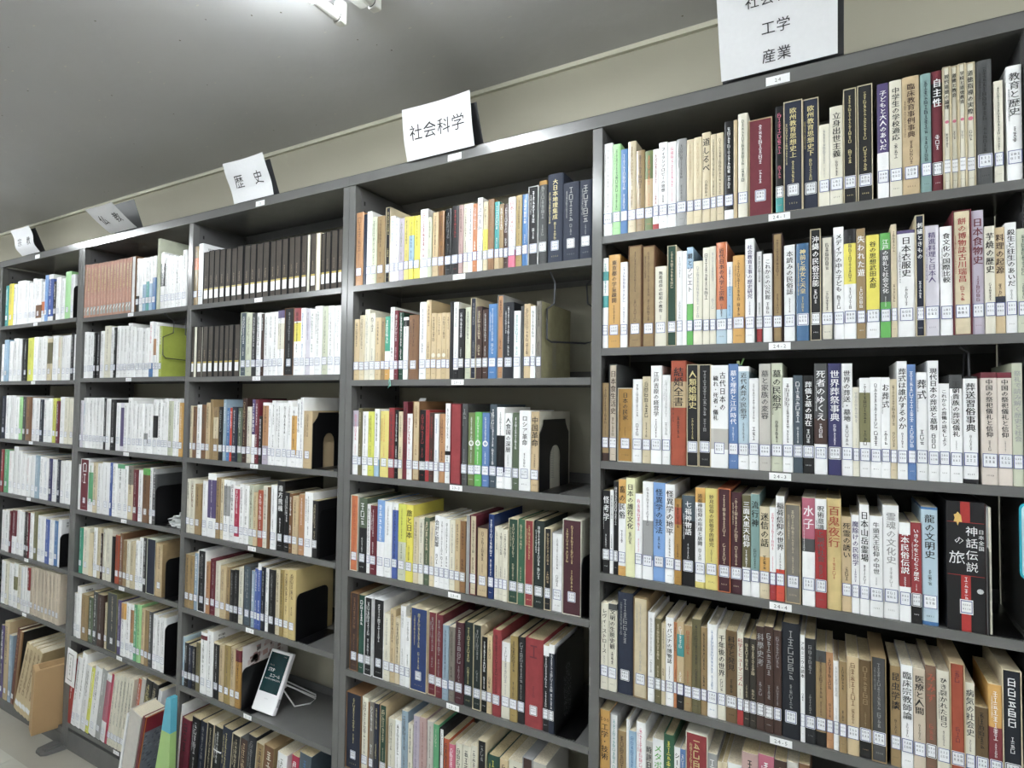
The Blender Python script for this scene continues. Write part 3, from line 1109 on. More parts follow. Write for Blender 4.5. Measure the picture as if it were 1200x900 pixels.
.-23801 177 2443 p u4 T=~6/w
.-23609 379 2422 p w T=~8/k
.-23201 573 2414 p w B=0-.08:g3 T=~4/k
.-22614 282 2364 p w T=~9/S
.-22318 431 2388 p c B=0-.35:s3 T=~5/k
.-21874 369 2263 p R T=~9/w
.-21491 351 2250 p w T=~8/k
.-21127 517 2355 p b B=0-.12:g T=~7/k
.-20571 183 2417 p w T=~8/k
.-20375 310 2397 p S B=.0-.1:s T=~6/w
@ D5 8456
.-26377 296 2157 p q3 T=~7/w
.-26054 556 2209 p i T=~7/k
.-25472 338 1996 p c N
.-25108 309 2304 p w T=~7/k
.-24774 305 2343 p c T=~7/k
.-24444 176 2110 p B T=~6/w
.-24243 274 2337 p i T=~8/S
.-23943 467 2383 p i T=~8/s
.-23452 218 2102 p k N
.-23210 359 2179 p O T=~6/k
.-22827 260 2309 p b T=~7/w
.-22543 304 2028 p T T=~7/k
.-22215 277 2068 p i T=~8/k
.-21915 365 2048 p c T=~6/k
.-21527 270 2154 p w T=~8/k
.-21234 312 2317 p k B=0-1:w T=~8/k
.-20901 264 2356 p k T=~7/w
!-20615 647 2354 x U F=e N
.-19946 527 2249 x t F=T T=~5/B
@ D6 5381
.-26711 309 2047 p w T=~8/k
.-26375 349 2423 p w T=~8/s
.-25999 607 2130 p T T=~7/k
.-25365 389 2087 p v4 T=~7/w
.-24951 383 2422 p S T=~7/w
.-24543 577 2377 p B T=~6/s
.-23892 222 2069 p c T=~6/k
!-23645 797 2613 x S F=v2 T=~6/c
.-22825 307 2394 p P T=~8/w
.-22494 350 2329 p w B=0-.3:Y T=~8/P
.-22121 322 2393 p w T=~8/k
.-21776 273 2388 p w B=.1-.7:o3 T=~5/k
.-21480 247 2439 p g3 T=~5/w
.-21211 289 2491 p e2 T=~7/k
.-20899 264 2361 p t T=~7/k
.-20614 304 2356 p T T=~8/k
.-20288 236 2349 p S T=~6/w
.-20031 297 2282 p w T=~9/k
.-19712 252 2218 p w T=~7/k
.-19440 393 2283 p w T=~9/k
@ D7 1250
.-26703 408 3224 p r T=~9/w N
.-26247 385 3323 p w T=~9/k
.-25845 427 3615 p w T=~9/k
.-25403 451 3121 p w B=0-1:w T=~6/k
.-24936 291 3130 p y4 T=~6/w
!-24630 588 3235 p w T=~6/k
.-24026 400 3274 p s T=~4/w
.-23612 379 3138 p w B=.1-.7:p2 T=~9/k
.-23218 202 3248 p r4 N
.-23014 255 3226 p i T=~9/k
.-22745 269 3291 p i T=~9/k
.-22462 252 3318 p i T=~9/k
.-22196 249 3344 p i T=~9/k
.-21933 247 3369 p i T=~9/k
.-21672 217 3390 p i T=~9/k
.-21105 226 3549 p O2 T=~7/w
.-20866 289 3613 p s2 N
!-20550 492 3655 p k B=.2-.8:v3 T=~5/d
!-20033 381 3622 p k T=~6/c
.-19589 250 3430 p w T=~7/s
@ E1 20866
.-35514 396 2302 p q T=~5/w
.-35083 567 2368 p y T=~6/S
.-34480 349 2292 p w T=~5/k
.-34096 924 2421 p w T=~9/R
.-33139 435 2355 p w T=~8/S
.-32670 429 2203 p w T=~9/k
.-32208 358 2395 p w T=~7/s
.-31818 577 2317 p w B=.6-.9:b T=~7/k
.-31209 347 2149 p w B=.5-.8:o T=~6/s
.-30831 312 2448 p a3 T=~7/u
.-30488 522 2449 p w B=.1-.9:u4 T=~6/w
.-29935 303 2033 p k T=~5/w
.-29602 478 2216 p w T=~9/s
.-29094 353 2129 p w T=~8/k
.-28712 551 2418 p e2 T=~8/g
.-28133 399 2223 p w T=~8/s
@ E2 17754
.-35741 327 2109 p w T=~9/k
.-35378 537 2332 p a T=~5/w
.-34805 458 2230 p w T=~8/s
.-34312 589 2365 p w T=~8/k
.-33689 443 2309 p w T=~9/s
.-33212 236 2293 p k N
.-32942 334 2233 p k T=~7/w
.-32576 689 2317 p y4 T=~7/v
.-31855 482 2335 p w T=~9/s
.-31340 506 2311 p w T=~6/v
.-30803 436 2334 p w T=~8/k
.-30337 490 2192 p c B=.1-.6:v3 T=~8/k
.-29817 571 2315 p w T=~8/s
.-29216 355 2219 p i T=~7/o
.-28831 466 2272 p w T=~9/k
.-28336 373 2280 p w T=~9/s
.-27934 312 2377 p k T=~7/w
.-27594 253 2290 p w T=~6/s
@ E3 14566
.-35487 504 2363 p U T=~8/w
.-34947 531 2397 p w T=~8/k
.-34381 591 2400 p w T=~8/s
.-33755 444 2325 p w T=~9/k
.-33277 371 2327 p e2 T=~6/G
.-32873 366 2329 p S T=~7/w
.-32473 622 2332 p b T=~6/Y
.-31819 418 2290 p w T=~8/k
.-31368 412 2263 p w T=~7/k
.-30925 407 2191 p U T=~5/w
.-30487 462 2195 p w T=~9/k
.-29994 394 2272 p w T=~9/s
.-29570 389 2275 p y4 T=~7/R
.-29151 325 2132 p R T=~6/w
.-28797 437 2352 p w T=~9/s
.-28331 430 2312 p i T=~8/k
.-27872 586 2287 p i T=~9/s
@ E4 11604
.-35216 287 2333 p r3 T=~6/w
.-34893 566 2356 p g3 T=~7/w
.-34292 487 2306 p w T=~7/p
.-33771 513 2566 p w T=~9/s
.-33224 504 2361 p w T=~9/P
.-32687 496 2236 p w T=~9/s
.-32158 455 2188 p w T=~9/r
.-31670 448 2214 p w T=~9/s
.-31190 473 2241 p a4 T=~8/w
.-30686 465 2195 p w T=~9/k
.-30190 458 2149 p w T=~9/u
.-29702 331 2144 p P2 T=~7/w
.-29341 445 2125 p w T=~9/k
.-28866 322 2149 p U T=~9/w
.-28515 433 2102 p w T=~9/s
.-28053 651 2136 p w T=~9/k
@ E5 8415
.-34920 530 2190 p w T=~8/r
.-34352 410 2274 p w T=~9/k
.-33905 258 2245 p R T=~6/w
.-33611 473 2319 p w B=0-.6:R T=~5/w
.-33102 430 2368 p w T=~9/r
.-32636 389 2332 p w T=~9/k
.-32212 279 2370 p k T=~8/w
.-31898 277 2354 p R T=~9/w
.-31587 410 2361 p w T=~9/k
.-31143 404 2485 p v2 T=~8/c
.-30706 431 2328 p w T=~9/u
.-30242 392 2343 p w T=~9/s
.-29817 419 2235 p u4 T=~8/w
.-29366 444 2255 p w T=~8/s
.-28890 375 2258 p u T=~7/w
.-28483 340 2376 p w N
@ E6 5574
.-34660 489 2313 p w T=~9/u
.-34134 334 2328 p i T=~6/k
.-33763 512 2279 p w T=~8/s
.-33215 432 2353 p w B=.3-.6:v2 T=~8/k
.-32747 426 2340 p i T=~6/k
.-32286 315 2319 p w T=~6/a
.-31936 312 2371 p w T=~7/s
.-31590 274 2340 p r3 B=.5-1:w T=~5/w
.-31248 372 2430 p i2 T=~9/B
.-30842 400 2461 p i2 T=~9/B
.-30409 362 2460 p i2 T=~9/B
.-30014 357 2473 p i2 T=~9/B
.-29624 353 2485 p i2 T=~9/B
.-29239 348 2498 p i2 T=~9/B
.-28860 344 2510 p i2 T=~9/B
.-28484 370 2509 p i2 T=~9/B
@ E7 600
.-34239 377 3856 p P T=~6/w
.-33820 536 4137 p t T=~5/k
.-33243 406 3511 p a4 T=~7/w'''
BAYW = {'A': 'nearest', 'B': 'second', 'C': 'third', 'D': 'fourth', 'E': 'farthest'}
ROWW = {'1': 'top', '2': 'second', '3': 'third', '4': 'fourth', '5': 'fifth', '6': 'sixth', '7': 'bottom'}
SHELF = {}
BOOKS = []
cur = None
for ln in DATA.split('\n'):
    t = ln.split(' ')
    if t[0] == '@': cur = t[1]; SHELF[cur] = int(t[2])/1e4; idx = 0; continue
    d = {'keep': t[0][0] == '!', 'row': cur, 'x': int(t[0][1:])/1e4, 'w': int(t[1])/1e4, 'h': int(t[2])/1e4, 'typ': t[3], 'col': t[4], 'i': idx}
    idx += 1
    if d['typ'] == 'v': d['col'] = 'T' if cur == 'D1' else 'k'
    for q in t[5:]:
        k, _, v = q.partition('=')
        if k == 'B':
            rg, c = v.split(':'); a, b = rg.split('-'); d.setdefault('B', []).append((float(a), float(b), c))
        elif k in ('T', 'T2'):
            a, _, c = v.rpartition('/'); d[k] = (a, c)
        else: d[k] = v or True
    BOOKS.append(d)
SIGN_TEXT = '社会科学工産業歴史仏宗教総記0123456789-STOPエコール水旅の神話伝説日本全国年代順ABCDEFG'
load_glyphs(''.join(b[k][0] for b in BOOKS for k in ('T', 'T2') if k in b and b[k][0][0] != '~') + SIGN_TEXT)

def cw(c): return WORD[c[0]]
def looks(b):
    n = 'slipcased book' if b['typ'] == 'x' else ('hardcover book' if b['typ'] in 'hr' else 'paperback book')
    s = cw(b['col'])
    if b['w'] > 0.027: s = 'thick '+s
    elif b['w'] < 0.0125: s = 'thin '+s
    if b.get('B'): s += ' and '+cw(b['B'][0][2]) if cw(b['B'][0][2]) != cw(b['col']) else ''
    s += ' '+n
    if 'T' in b and cw(b['T'][1]) != cw(b['col']): s += ' with '+cw(b['T'][1])+' lettering'
    return s
def place(b): return ROWW[b['row'][1]]+' shelf, '+BAYW[b['row'][0]]+' bay'
byrow = {}
for b in BOOKS: byrow.setdefault(b['row'], []).append(b)
cnt1 = {}; cnt2 = {}
for b in BOOKS:
    r = byrow[b['row']]
    b['l1'] = looks(b)+', '+place(b)
    nb = r[b['i']-1] if b['i'] else None
    core = looks(b).split(' with ')[0]
    b['l2'] = core+' right of a '+cw(nb['col'])+' one, '+place(b) if nb else core+' against the left post, '+place(b)
    cnt1[b['l1']] = cnt1.get(b['l1'], 0)+1; cnt2[b['l2']] = cnt2.get(b['l2'], 0)+1
def book_label(b):
    if b['typ'] == 'v':
        if b['row'] == 'D1': return 'salmon bound volume with gold lettering, '+ordinal(b['i'])+' in its row, top shelf, fourth bay'
        return 'black bound volume with white label, '+ordinal(b['i'])+' from left, '+place(b)
    if cnt1[b['l1']] == 1 and len(b['l1'].split()) <= 16: return b['l1']
    if cnt2[b['l2']] == 1 and len(b['l2'].split()) <= 16: return b['l2']
    return looks(b).split(' with ')[0]+', '+ordinal(b['i'])+' from left, '+place(b)

REST = {}
def build_books():
    for b in BOOKS:
        R = random.Random(hash((b['row'], b['i'])) if False else int(b['x']*1e4)*31+ord(b['row'][0])*7+int(b['row'][1]))
        parts, d = book_meshes(b['w'], b['h'], b['typ'], b, R)
        z = SHELF[b['row']]
        y = 0.004+R.uniform(0, 0.004)
        if b['row'] in ('C7', 'D7', 'E7'): y = 0.0
        le = math.radians({'C7': 4.5, 'D7': 9.0}.get(b['row'], 0.0)); sh = math.tan(le)*b['h']*0.5
        if le: z += 0.001+math.sin(le)*b['w']
        if b['keep'] or b['typ'] == 'v':
            nm = {'x': 'slipcased_book', 'v': 'bound_volume', 'h': 'hardcover_book', 'r': 'hardcover_book'}.get(b['typ'], 'paperback_book')
            if b['row'] == 'A4' and b['typ'] == 'b':
                continue
            mb, mat = parts.pop('shell')
            o = mb.obj(nm, mat, None, (b['x']-sh, y, z))
            o.rotation_euler = (0, le, 0)
            grp = ('bound volumes on the ' if b['typ'] == 'v' else 'books on the ')+ROWW[b['row'][1]]+' shelf of the '+BAYW[b['row'][0]]+' bay'
            tag(o, book_label(b), 'bound volume' if b['typ'] == 'v' else 'book', grp)
            for k, (m2, mat2) in parts.items():
                if m2.f: m2.obj(k, mat2, o)
        else:
            M = Matrix.Translation((b['x']-sh, y, z)) @ Matrix.Rotation(le, 4, 'Y')
            for k, (m2, mat2) in parts.items():
                REST.setdefault(mat2.name, (MB(), mat2))[0].add(m2, M)
    # the books past the first three hundred, one object
    allb = MB(); mats = []; mi = []
    for k, (m2, mat2) in REST.items():
        mats.append(mat2); mi += [len(mats)-1]*len(m2.f); allb.add(m2)
    o = allb.obj('shelved_books', mats)
    o.data.polygons.foreach_set('material_index', mi)
    tag(o, 'remaining mixed paperback and hardcover books filling the shelves of the farther bays', 'books', None, 'stuff')

# ================================================================ SETTING
def structure(name, mb, mat, bevel=0):
    o = mb.obj(name, mat, bevel=bevel); o['kind'] = 'structure'; return o

X0, X1, Y0 = -6.5, 3.2, -4.2
mb = MB(); mb.box(X0, X1, Y0, WALL_Y, CEIL_Z, CEIL_Z+0.1); structure('ceiling', mb, M_CEIL)
mb = MB(); mb.box(X0, X1, WALL_Y, WALL_Y+0.1, 0, CEIL_Z); structure('wall_back', mb, M_WALL)
mb = MB(); mb.box(X0-0.1, X0, Y0, WALL_Y, 0, CEIL_Z); structure('wall_left', mb, M_WALL2)
mb = MB(); mb.box(X1, X1+0.1, Y0, WALL_Y, 0, CEIL_Z); structure('wall_right', mb, M_WALL2)
mb = MB(); mb.box(X0, X1, Y0-0.1, Y0, 0, CEIL_Z); structure('wall_front', mb, M_WALL2)
mb = MB(); mb.box(X0, X1, WALL_Y-0.014, WALL_Y-0.0005, CEIL_Z-0.016, CEIL_Z-0.0005); structure('trim_1', mb, solid_mat('cream_trim', 'd0cdbb', 0.4, 0, 0.02, 5))
M_FLOOR = solid_mat('vinyl_floor_border', '9b988d', 0.35, 0, 0.05, 2)
M_TILE = solid_mat('vinyl_floor_tile', 'acaca2', 0.3, 0, 0.05, 3, hex2='a3a399')
mb = MB(); mb.box(X0, X1, Y0, WALL_Y, -0.1, 0); floor = structure('floor', mb, M_FLOOR)
tb = MB(); tb.box(0.0015, 0.4485, -0.4485, -0.0015, 0.0002, 0.002)
tm = tb.mesh('tile', M_TILE)
for ix in range(-4, 10):
    for iy in range(4):
        o = bpy.data.objects.new('tile', tm); COL.objects.link(o); o.parent = floor
        o.location = (-2.80+0.45*ix, -0.155-0.45*iy, 0)

# ================================================================ BOOKCASES
POST, DEP, CANB, CANT = 0.0281, 0.25, 2.4258, 2.4599
def bookcase(xc, rows_l, rows_r, label, codes, back=''):
    """two bays: left xc-0.9..xc, right xc..xc+0.9"""
    t = empty('bookcase', (xc, 0, 0)); tag(t, label, 'bookcase', 'grey steel bookcases along the wall')
    W = 0.9
    for i, (a, b) in enumerate(((-W+0.0004, -W+POST), (-POST/2, POST/2), (W-POST, W-0.0004))):
        m = MB(); m.box(a, b, 0, 0.030, 0.0, CANB-0.0005)
        m.obj('post', M_STEEL, t, bevel=0.0015)
        m = MB()
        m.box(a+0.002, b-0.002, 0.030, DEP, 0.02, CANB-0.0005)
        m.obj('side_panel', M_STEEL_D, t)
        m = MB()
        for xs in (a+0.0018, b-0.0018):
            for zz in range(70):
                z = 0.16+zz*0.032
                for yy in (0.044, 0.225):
                    m.box(xs-0.0006, xs+0.0006, yy, yy+0.006, z, z+0.014)  # raised black blocks, the shade inside each slot put into their colour
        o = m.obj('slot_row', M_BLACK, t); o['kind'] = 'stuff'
    for side, rows, code in ((-1, rows_l, codes[0]), (1, rows_r, codes[1])):
        xa = (-W+POST if side < 0 else POST/2)+0.0004; xb = (-POST/2 if side < 0 else W-POST)-0.0004
        xm = side*0.44
        for n, z in enumerate(rows):
            m = MB()
            m.box(xa, xb, 0, DEP, z-0.0018, z-0.0004)
            m.box(xa, xb, -0.0005, 0.0012, z-0.020, z-0.0002)
            m.box(xa, xb, 0.0012, 0.014, z-0.020, z-0.0188)
            m.box(xa, xb, DEP-0.0015, DEP, z-0.020, z+0.030)
            s = m.obj('shelf', M_STEEL, t)
            m = MB(); m.box(xm-0.0225, xm+0.0225, -0.0011, -0.0006, z-0.0185, z-0.0025, PAL['w'])
            m.obj('shelf_tag', M_LABEL, s)
            if code:
                m = MB()
                put_row(m, '%s-%d' % (code, n+1) if n < 9 else code, xm, z-0.0105, 0.0115, -0.0013, lin('55555a'))
                m.obj('tag_lettering', M_PRINT, s)
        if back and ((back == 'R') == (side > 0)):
            m = MB(); m.box(xa, xb, DEP, DEP+0.003, 0.1, CANB-0.03); m.obj('dark_backing', solid_mat('dark_backing_sheet', '33332f', 0.6), t)  # added dark sheet that keeps the gaps behind this bay's books black
        # clips holding the shelves
    for a, b, side in ((-W, -0.0003, -1), (0.0003, W, 1)):
        pass
    m = MB(); xa, xb = -W+0.0003, W-0.0003
    m.box(xa, xb, -0.002, DEP, CANT-0.0015, CANT)
    m.box(xa, xb, -0.002, -0.0005, CANB, CANT)
    m.box(xa, xb, -0.0005, 0.014, CANB, CANB+0.0012)
    m.box(xa, xb, DEP-0.0015, DEP, CANB-0.03, CANT)
    m.box(xa, xb, 0.014, DEP-0.002, CANB+0.006, CANB+0.0072)
    c = m.obj('canopy', M_STEEL, t)
    for side, code in ((-1, codes[0]), (1, codes[1])):
        m = MB(); xm = side*0.45-0.012; m.box(xm-0.025, xm+0.025, -0.0027, -0.0021, CANB+0.004, CANB+0.024, PAL['w'])
        m.obj('canopy_tag', M_LABEL, c)
        if code:
            m = MB(); put_row(m, code, xm, CANB+0.0135, 0.0115, -0.003, lin('55555a')); m.obj('tag_lettering', M_PRINT, c)
    m = MB(); m.box(-W+POST, -POST/2, 0.002, 0.004, 0.0, 0.088); m.box(POST/2, W-POST, 0.002, 0.004, 0.0, 0.088)
    m.box(-W+POST, W-POST, 0.004, 0.02, 0.086, 0.088)
    m.obj('kick_plate', M_STEEL, t)
    return t

def put_row(mb, text, x, z, s, y, col):
    w = s*0.62
    for i, ch in enumerate(text):
        put_glyph(mb, ch, x+(i-(len(text)-1)/2)*w, z, s, y, col)

def rows(k, extra=()):
    return [SHELF[k+str(i)] for i in range(1, 8) if k+str(i) in SHELF]+list(extra)
SHELF['A7'] = SHELF['B7'] = 0.125
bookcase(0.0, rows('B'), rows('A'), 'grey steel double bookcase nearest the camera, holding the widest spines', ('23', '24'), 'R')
bookcase(-1.8, rows('D'), rows('C'), 'grey steel double bookcase in the middle, with the white display on a low shelf', ('21', '22'))
bookcase(-3.6, rows('E'), rows('E'), 'grey steel double bookcase at the far end beside the cardboard box', ('19', '20'))

# a flat floor foot sticking out under the far upright
m = MB()
pts = [(-2.79, 0.012), (-2.785, -0.072), (-2.765, -0.088), (-2.715, -0.09), (-2.695, -0.075), (-2.67, 0.012)]
m.poly([(x, y, 0.012) for x, y in pts], (1, 1, 1)); m.poly([(x, y, 0.001) for x, y in pts][::-1], (1, 1, 1))
for (a, b), (c, d) in zip(pts, pts[1:]+pts[:1]): m.quad((a, b, .001), (c, d, .001), (c, d, .012), (a, b, .012), (1, 1, 1))
m.box(-2.745, -2.732, -0.07, 0.01, 0.012, 0.016); m.box(-2.724, -2.711, -0.07, 0.01, 0.012, 0.016)
o = m.obj('floor_bracket', M_STEEL); tag(o, 'flat dark metal foot bracket lying on the floor under the cardboard box', 'bracket')

# ================================================================ BOOKS
build_books()

# lean the bottom rows
for o in list(COL.objects):
    pass

# ================================================================ SIGNS ON THE CANOPY
def sign(xl, xr, prof, lines, label, plate=(0.012, -0.045, 0.14), size=0.05, skew=0.0, dark='2c2d30'):
    """paper sheet standing on a leaning plate; prof = (y, z above canopy) from bottom to top"""
    prof = [(a-0.004, b) for a, b in prof]
    t = empty('paper_sign', ((xl+xr)/2, 0, CANT)); tag(t, label, 'sign', 'paper subject signs on top of the bookcases')
    w = xr-xl; h2 = w/2
    y0, y1, hh = plate; y0 += 0.010; y1 += 0.012; hh -= 0.012
    m = MB()
    m.hexa([(-h2, y0, 0), (h2+0.012, y0, 0), (h2+0.012, y0+0.0012, 0), (-h2, y0+0.0012, 0),
            (-h2, y1, hh), (h2+0.012, y1, hh), (h2+0.012, y1+0.0012, hh), (-h2, y1+0.0012, hh)], (1, 1, 1))
    m.obj('back_plate', M_SIGNPLATE, t)
    m = MB(); m.box(-h2+0.01, h2+0.012, y0-0.006, 0.11, 0.0002, 0.0016); m.box(-h2+0.01, h2+0.012, y0-0.008, y0-0.0005, 0.0016, 0.009); m.obj('foot_plate', M_SIGNPLATE, t)
    # resample the profile
    P = []
    for i in range(len(prof)-1):
        for k in range(4):
            P.append([prof[i][j]+(prof[i+1][j]-prof[i][j])*k/4 for j in (0, 1)])
    P.append(list(prof[-1]))
    for _ in range(2):
        P = [P[0]]+[[(P[i-1][j]+2*P[i][j]+P[i+1][j])/4 for j in (0, 1)] for i in range(1, len(P)-1)]+[P[-1]]
    L = [0]
    for a, b in zip(P, P[1:]): L.append(L[-1]+math.hypot(b[0]-a[0], b[1]-a[1]))
    tot = L[-1]
    def at(u, v, off=0.0):
        v = max(0, min(tot-1e-6, v))
        i = max(k for k in range(len(L)) if L[k] <= v); i = min(i, len(P)-2)
        f = (v-L[i])/(L[i+1]-L[i])
        ty, tz = P[i+1][0]-P[i][0], P[i+1][1]-P[i][1]; q = math.hypot(ty, tz)
        ny, nz = -tz/q, ty/q
        wob = 0.004*math.sin(u*18+v*9)*v/tot
        return (u+skew*v/tot, P[i][0]+ty*f+ny*off+wob, P[i][1]+tz*f+nz*off)
    m = MB(); nu, nv = 8, 16
    for a in range(nu):
        for b in range(nv):
            q = [(-h2+w*(a+i)/nu, tot*(b+j)/nv) for i, j in ((0, 0), (1, 0), (1, 1), (0, 1))]
            m.quad(*[at(u, v) for u, v in q], lin('e2e3e6'))
            m.quad(*[at(u, v, -0.0004) for u, v in q][::-1], lin('d2d3d8'))
    m.obj('paper_sheet', M_LABEL, t)
    flat = MB()
    for text, vc, s in lines:
        for i, ch in enumerate(text):
            if ch == ' ': continue
            put_glyph(flat, ch, (i-(len(text)-1)/2)*s*1.04, vc*tot, s, 0, lin('202024'), vert=False)
    flat.v = [at(a, c, 0.0008) for a, b, c in flat.v]
    flat.obj('sign_lettering', M_PRINT, t)

sign(0.315, 0.558, [(0.0, 0.006), (-0.02, 0.05), (-0.045, 0.11), (-0.07, 0.178)], [('社会科学', 0.80, 0.030), ('工学', 0.47, 0.030), ('産業', 0.16, 0.030)],
     'white paper sign with three lines of characters above the nearest bay', (0.006, -0.055, 0.16))
sign(-0.64, -0.385, [(-0.006, -0.004), (-0.022, 0.05), (-0.028, 0.09), (-0.034, 0.150)], [('社会科学', 0.50, 0.050)],
     'white curled paper sign with four large characters in one line', (0.016, -0.034, 0.132), skew=0.0)
sign(-1.525, -1.292, [(0.006, 0.004), (-0.005, 0.05), (-0.03, 0.10), (-0.046, 0.145)], [('歴 史', 0.50, 0.052)],
     'white paper sign with two large characters above the third bay', (0.012, -0.040, 0.138))
sign(-2.435, -2.212, [(0.004, 0.006), (-0.02, 0.02), (-0.06, 0.05), (-0.105, 0.088)], [('仏 教', 0.52, 0.052)],
     'white paper sign drooping forward off its dark plate above the fourth bay', (0.012, -0.036, 0.138))
sign(-3.348, -3.142, [(0.004, 0.004), (-0.028, 0.04), (-0.03, 0.09), (-0.05, 0.13)], [('宗 教', 0.50, 0.045)],
     'white crumpled paper sign at the far end of the bookcase tops', (0.012, -0.042, 0.135))

# ================================================================ BOOKENDS
def bookend(x, z, label, depth=0.145, height=0.17, arch=False, foot=0.055, col=None, speck=False, y0=0.0, side=1):
    t = empty('bookend', (x, y0, z)); tag(t, label, 'bookend', 'black metal bookends on the shelves')
    def outline(d, h, r, base=0.0, yo=0.0):
        pts = [(yo, base), (yo, h-r)]
        for i in range(1, 6):
            a = math.pi-i*math.pi/12; pts.append((yo+r+math.cos(a)*r, h-r+math.sin(a)*r))
        for i in range(0, 6):
            a = math.pi/2-i*math.pi/12*1.0; pts.append((yo+d-r+math.cos(a)*r, h-r+math.sin(a)*r))
        pts += [(yo+d, h-r), (yo+d, base)]
        return pts
    m = MB(); o = outline(depth, height, 0.022)
    if arch:
        # shouldered plate with an arched window
        o = [(0, 0), (0, height*0.80), (0.012, height*0.86), (0.022, height*0.93), (0.026, height), (depth-0.026, height), (depth-0.022, height*0.93), (depth-0.012, height*0.86), (depth, height*0.80), (depth, 0)]
        i_ = [(depth*0.34, 0), (depth*0.34, height*0.45), (depth*0.36, height*0.54), (depth*0.42, height*0.60), (depth*0.47, height*0.62), (depth*0.57, height*0.62), (depth*0.62, height*0.60), (depth*0.68, height*0.54), (depth*0.70, height*0.45), (depth*0.70, 0)]
        for xx, fl in ((0, 1), (-0.0012, 0)):
            for k in range(len(o)-1):
                q = [(xx, *o[k]), (xx, *o[k+1]), (xx, *i_[k+1]), (xx, *i_[k])]
                m.quad(*(q if fl else q[::-1]), (1, 1, 1))
        for k in range(len(o)-1):
            m.quad((0, *o[k]), (0, *o[k+1]), (-0.0012, *o[k+1]), (-0.0012, *o[k]), (1, 1, 1))
            m.quad((0, *i_[k]), (0, *i_[k+1]), (-0.0012, *i_[k+1]), (-0.0012, *i_[k]), (1, 1, 1))
    else:
        m.poly([(0, a, b) for a, b in o], (1, 1, 1)); m.poly([(-0.0012, a, b) for a, b in o][::-1], (1, 1, 1))
        for p, q in zip(o, o[1:]+o[:1]): m.quad((0, *p), (0, *q), (-0.0012, *q), (-0.0012, *p), (1, 1, 1))
    m.obj('upright_plate', M_BLACK, t)
    m = MB(); m.box(*( (0.0, foot) if side > 0 else (-foot, 0.0)), 0.004, depth-0.004, 0.0003, 0.0016)
    m.obj('foot_plate', M_BLACK, t)
    if speck:  # pale specks of a pattern showing through an arched cutout
        m = MB(); R = random.Random(5)
        for _ in range(420):
            a, b = R.uniform(0.055, 0.105), R.uniform(0.02, 0.165)
            if b > 0.14 and abs(a-0.08) > 0.016: continue
            e = R.uniform(0.0005, 0.0013)
            m.quad((0.0003, a-e, b-e), (0.0003, a+e, b-e), (0.0003, a+e, b+e), (0.0003, a-e, b+e), lin('8d8d90'))
        o = m.obj('speckled_patch', M_PRINT, t); o['kind'] = 'stuff'
bookend(-0.163, SHELF['B3'], 'black arched bookend against the pale book, third shelf of the second bay', 0.20, 0.20, True)
bookend(-0.108, SHELF['B5'], 'large black bookend with speckled patch beside the thick red book', 0.20, 0.23, False, speck=True)
bookend(-0.036, SHELF['B4'], 'black bookend wedged between maroon slipcased book and post, second bay', 0.13, 0.155, foot=0.015)
bookend(-1.052, SHELF['C3'], 'black arched bookend after tan book, third shelf of the third bay', 0.145, 0.198, True)
bookend(-1.010, SHELF['C4'], 'dark bookend at the end of the fourth shelf, third bay', 0.145, 0.17)
bookend(-1.113, SHELF['C5'], 'black bookend against the large tan cover, fifth shelf of the third bay', 0.145, 0.165)
bookend(-1.398, SHELF['C6'], 'black bookend to the left of the white display device', 0.145, 0.155)
bookend(-1.999, SHELF['D4'], 'black bookend beside crumpled paper, fourth shelf of the fourth bay', 0.145, 0.165)
bookend(-1.908, SHELF['D5'], 'black bookend at the end of the fifth shelf, fourth bay', 0.145, 0.165)
bookend(-1.900, SHELF['D6'], 'black bookend at the end of the sixth shelf, fourth bay', 0.145, 0.20)
bookend(-2.766, SHELF['E1'], 'black bookend at the end of the top shelf, farthest bay', 0.14, 0.165, side=-1)
bookend(-2.812, SHELF['E5'], 'black bookend at the end of the fifth shelf, farthest bay', 0.145, 0.165, side=-1)
bookend(0.806, SHELF['A4'], 'black bookend right of the thick black book with a red stripe', 0.16, 0.175)

def wire(name, pts, label, r=0.0028, closed=False, mat=None):
    m = MB(); m.tube(pts, r, (1, 1, 1), 8, closed); o = m.obj(name, mat or M_WIRE); tag(o, label, 'wire bookend'); return o
zB = SHELF['B1']-0.019
wire('wire_bookend', [(-0.150, 0.03, zB), (-0.142, 0.045, zB-0.03), (-0.144, 0.045, zB-0.088), (-0.158, 0.028, zB-0.105), (-0.158, 0.028, zB-0.19),
     (-0.150, 0.04, zB-0.197), (-0.086, 0.135, zB-0.195), (-0.064, 0.15, zB-0.188), (-0.064, 0.15, zB-0.09), (-0.080, 0.14, zB-0.078), (-0.084, 0.14, zB-0.02), (-0.06, 0.14, zB)],
     'bent steel wire bookend hanging under the top shelf of the second bay')
zD = SHELF['D1']-0.019
wire('wire_bookend', [(-1.985, -0.0, zD), (-1.985, 0.048, zD-0.03), (-1.985, 0.046, zD-0.082), (-1.985, 0.002, zD-0.105), (-1.985, 0.004, zD-0.183), (-1.985, 0.016, zD-0.195), (-1.985, 0.13, zD-0.20),
     (-1.985, 0.14, zD-0.10), (-1.985, 0.10, zD-0.085), (-1.985, 0.10, zD)], 'bent steel wire bookend over the yellow-green cover in the fourth bay', 0.0022)
zA = SHELF['A2']-0.019
wire('wire_bookend', [(0.775, 0.06, zA), (0.79, 0.065, zA-0.012), (0.792, 0.065, zA-0.12), (0.792, 0.16, zA-0.12), (0.80, 0.16, zA)], 'steel wire bookend hanging behind the third shelf books, nearest bay')

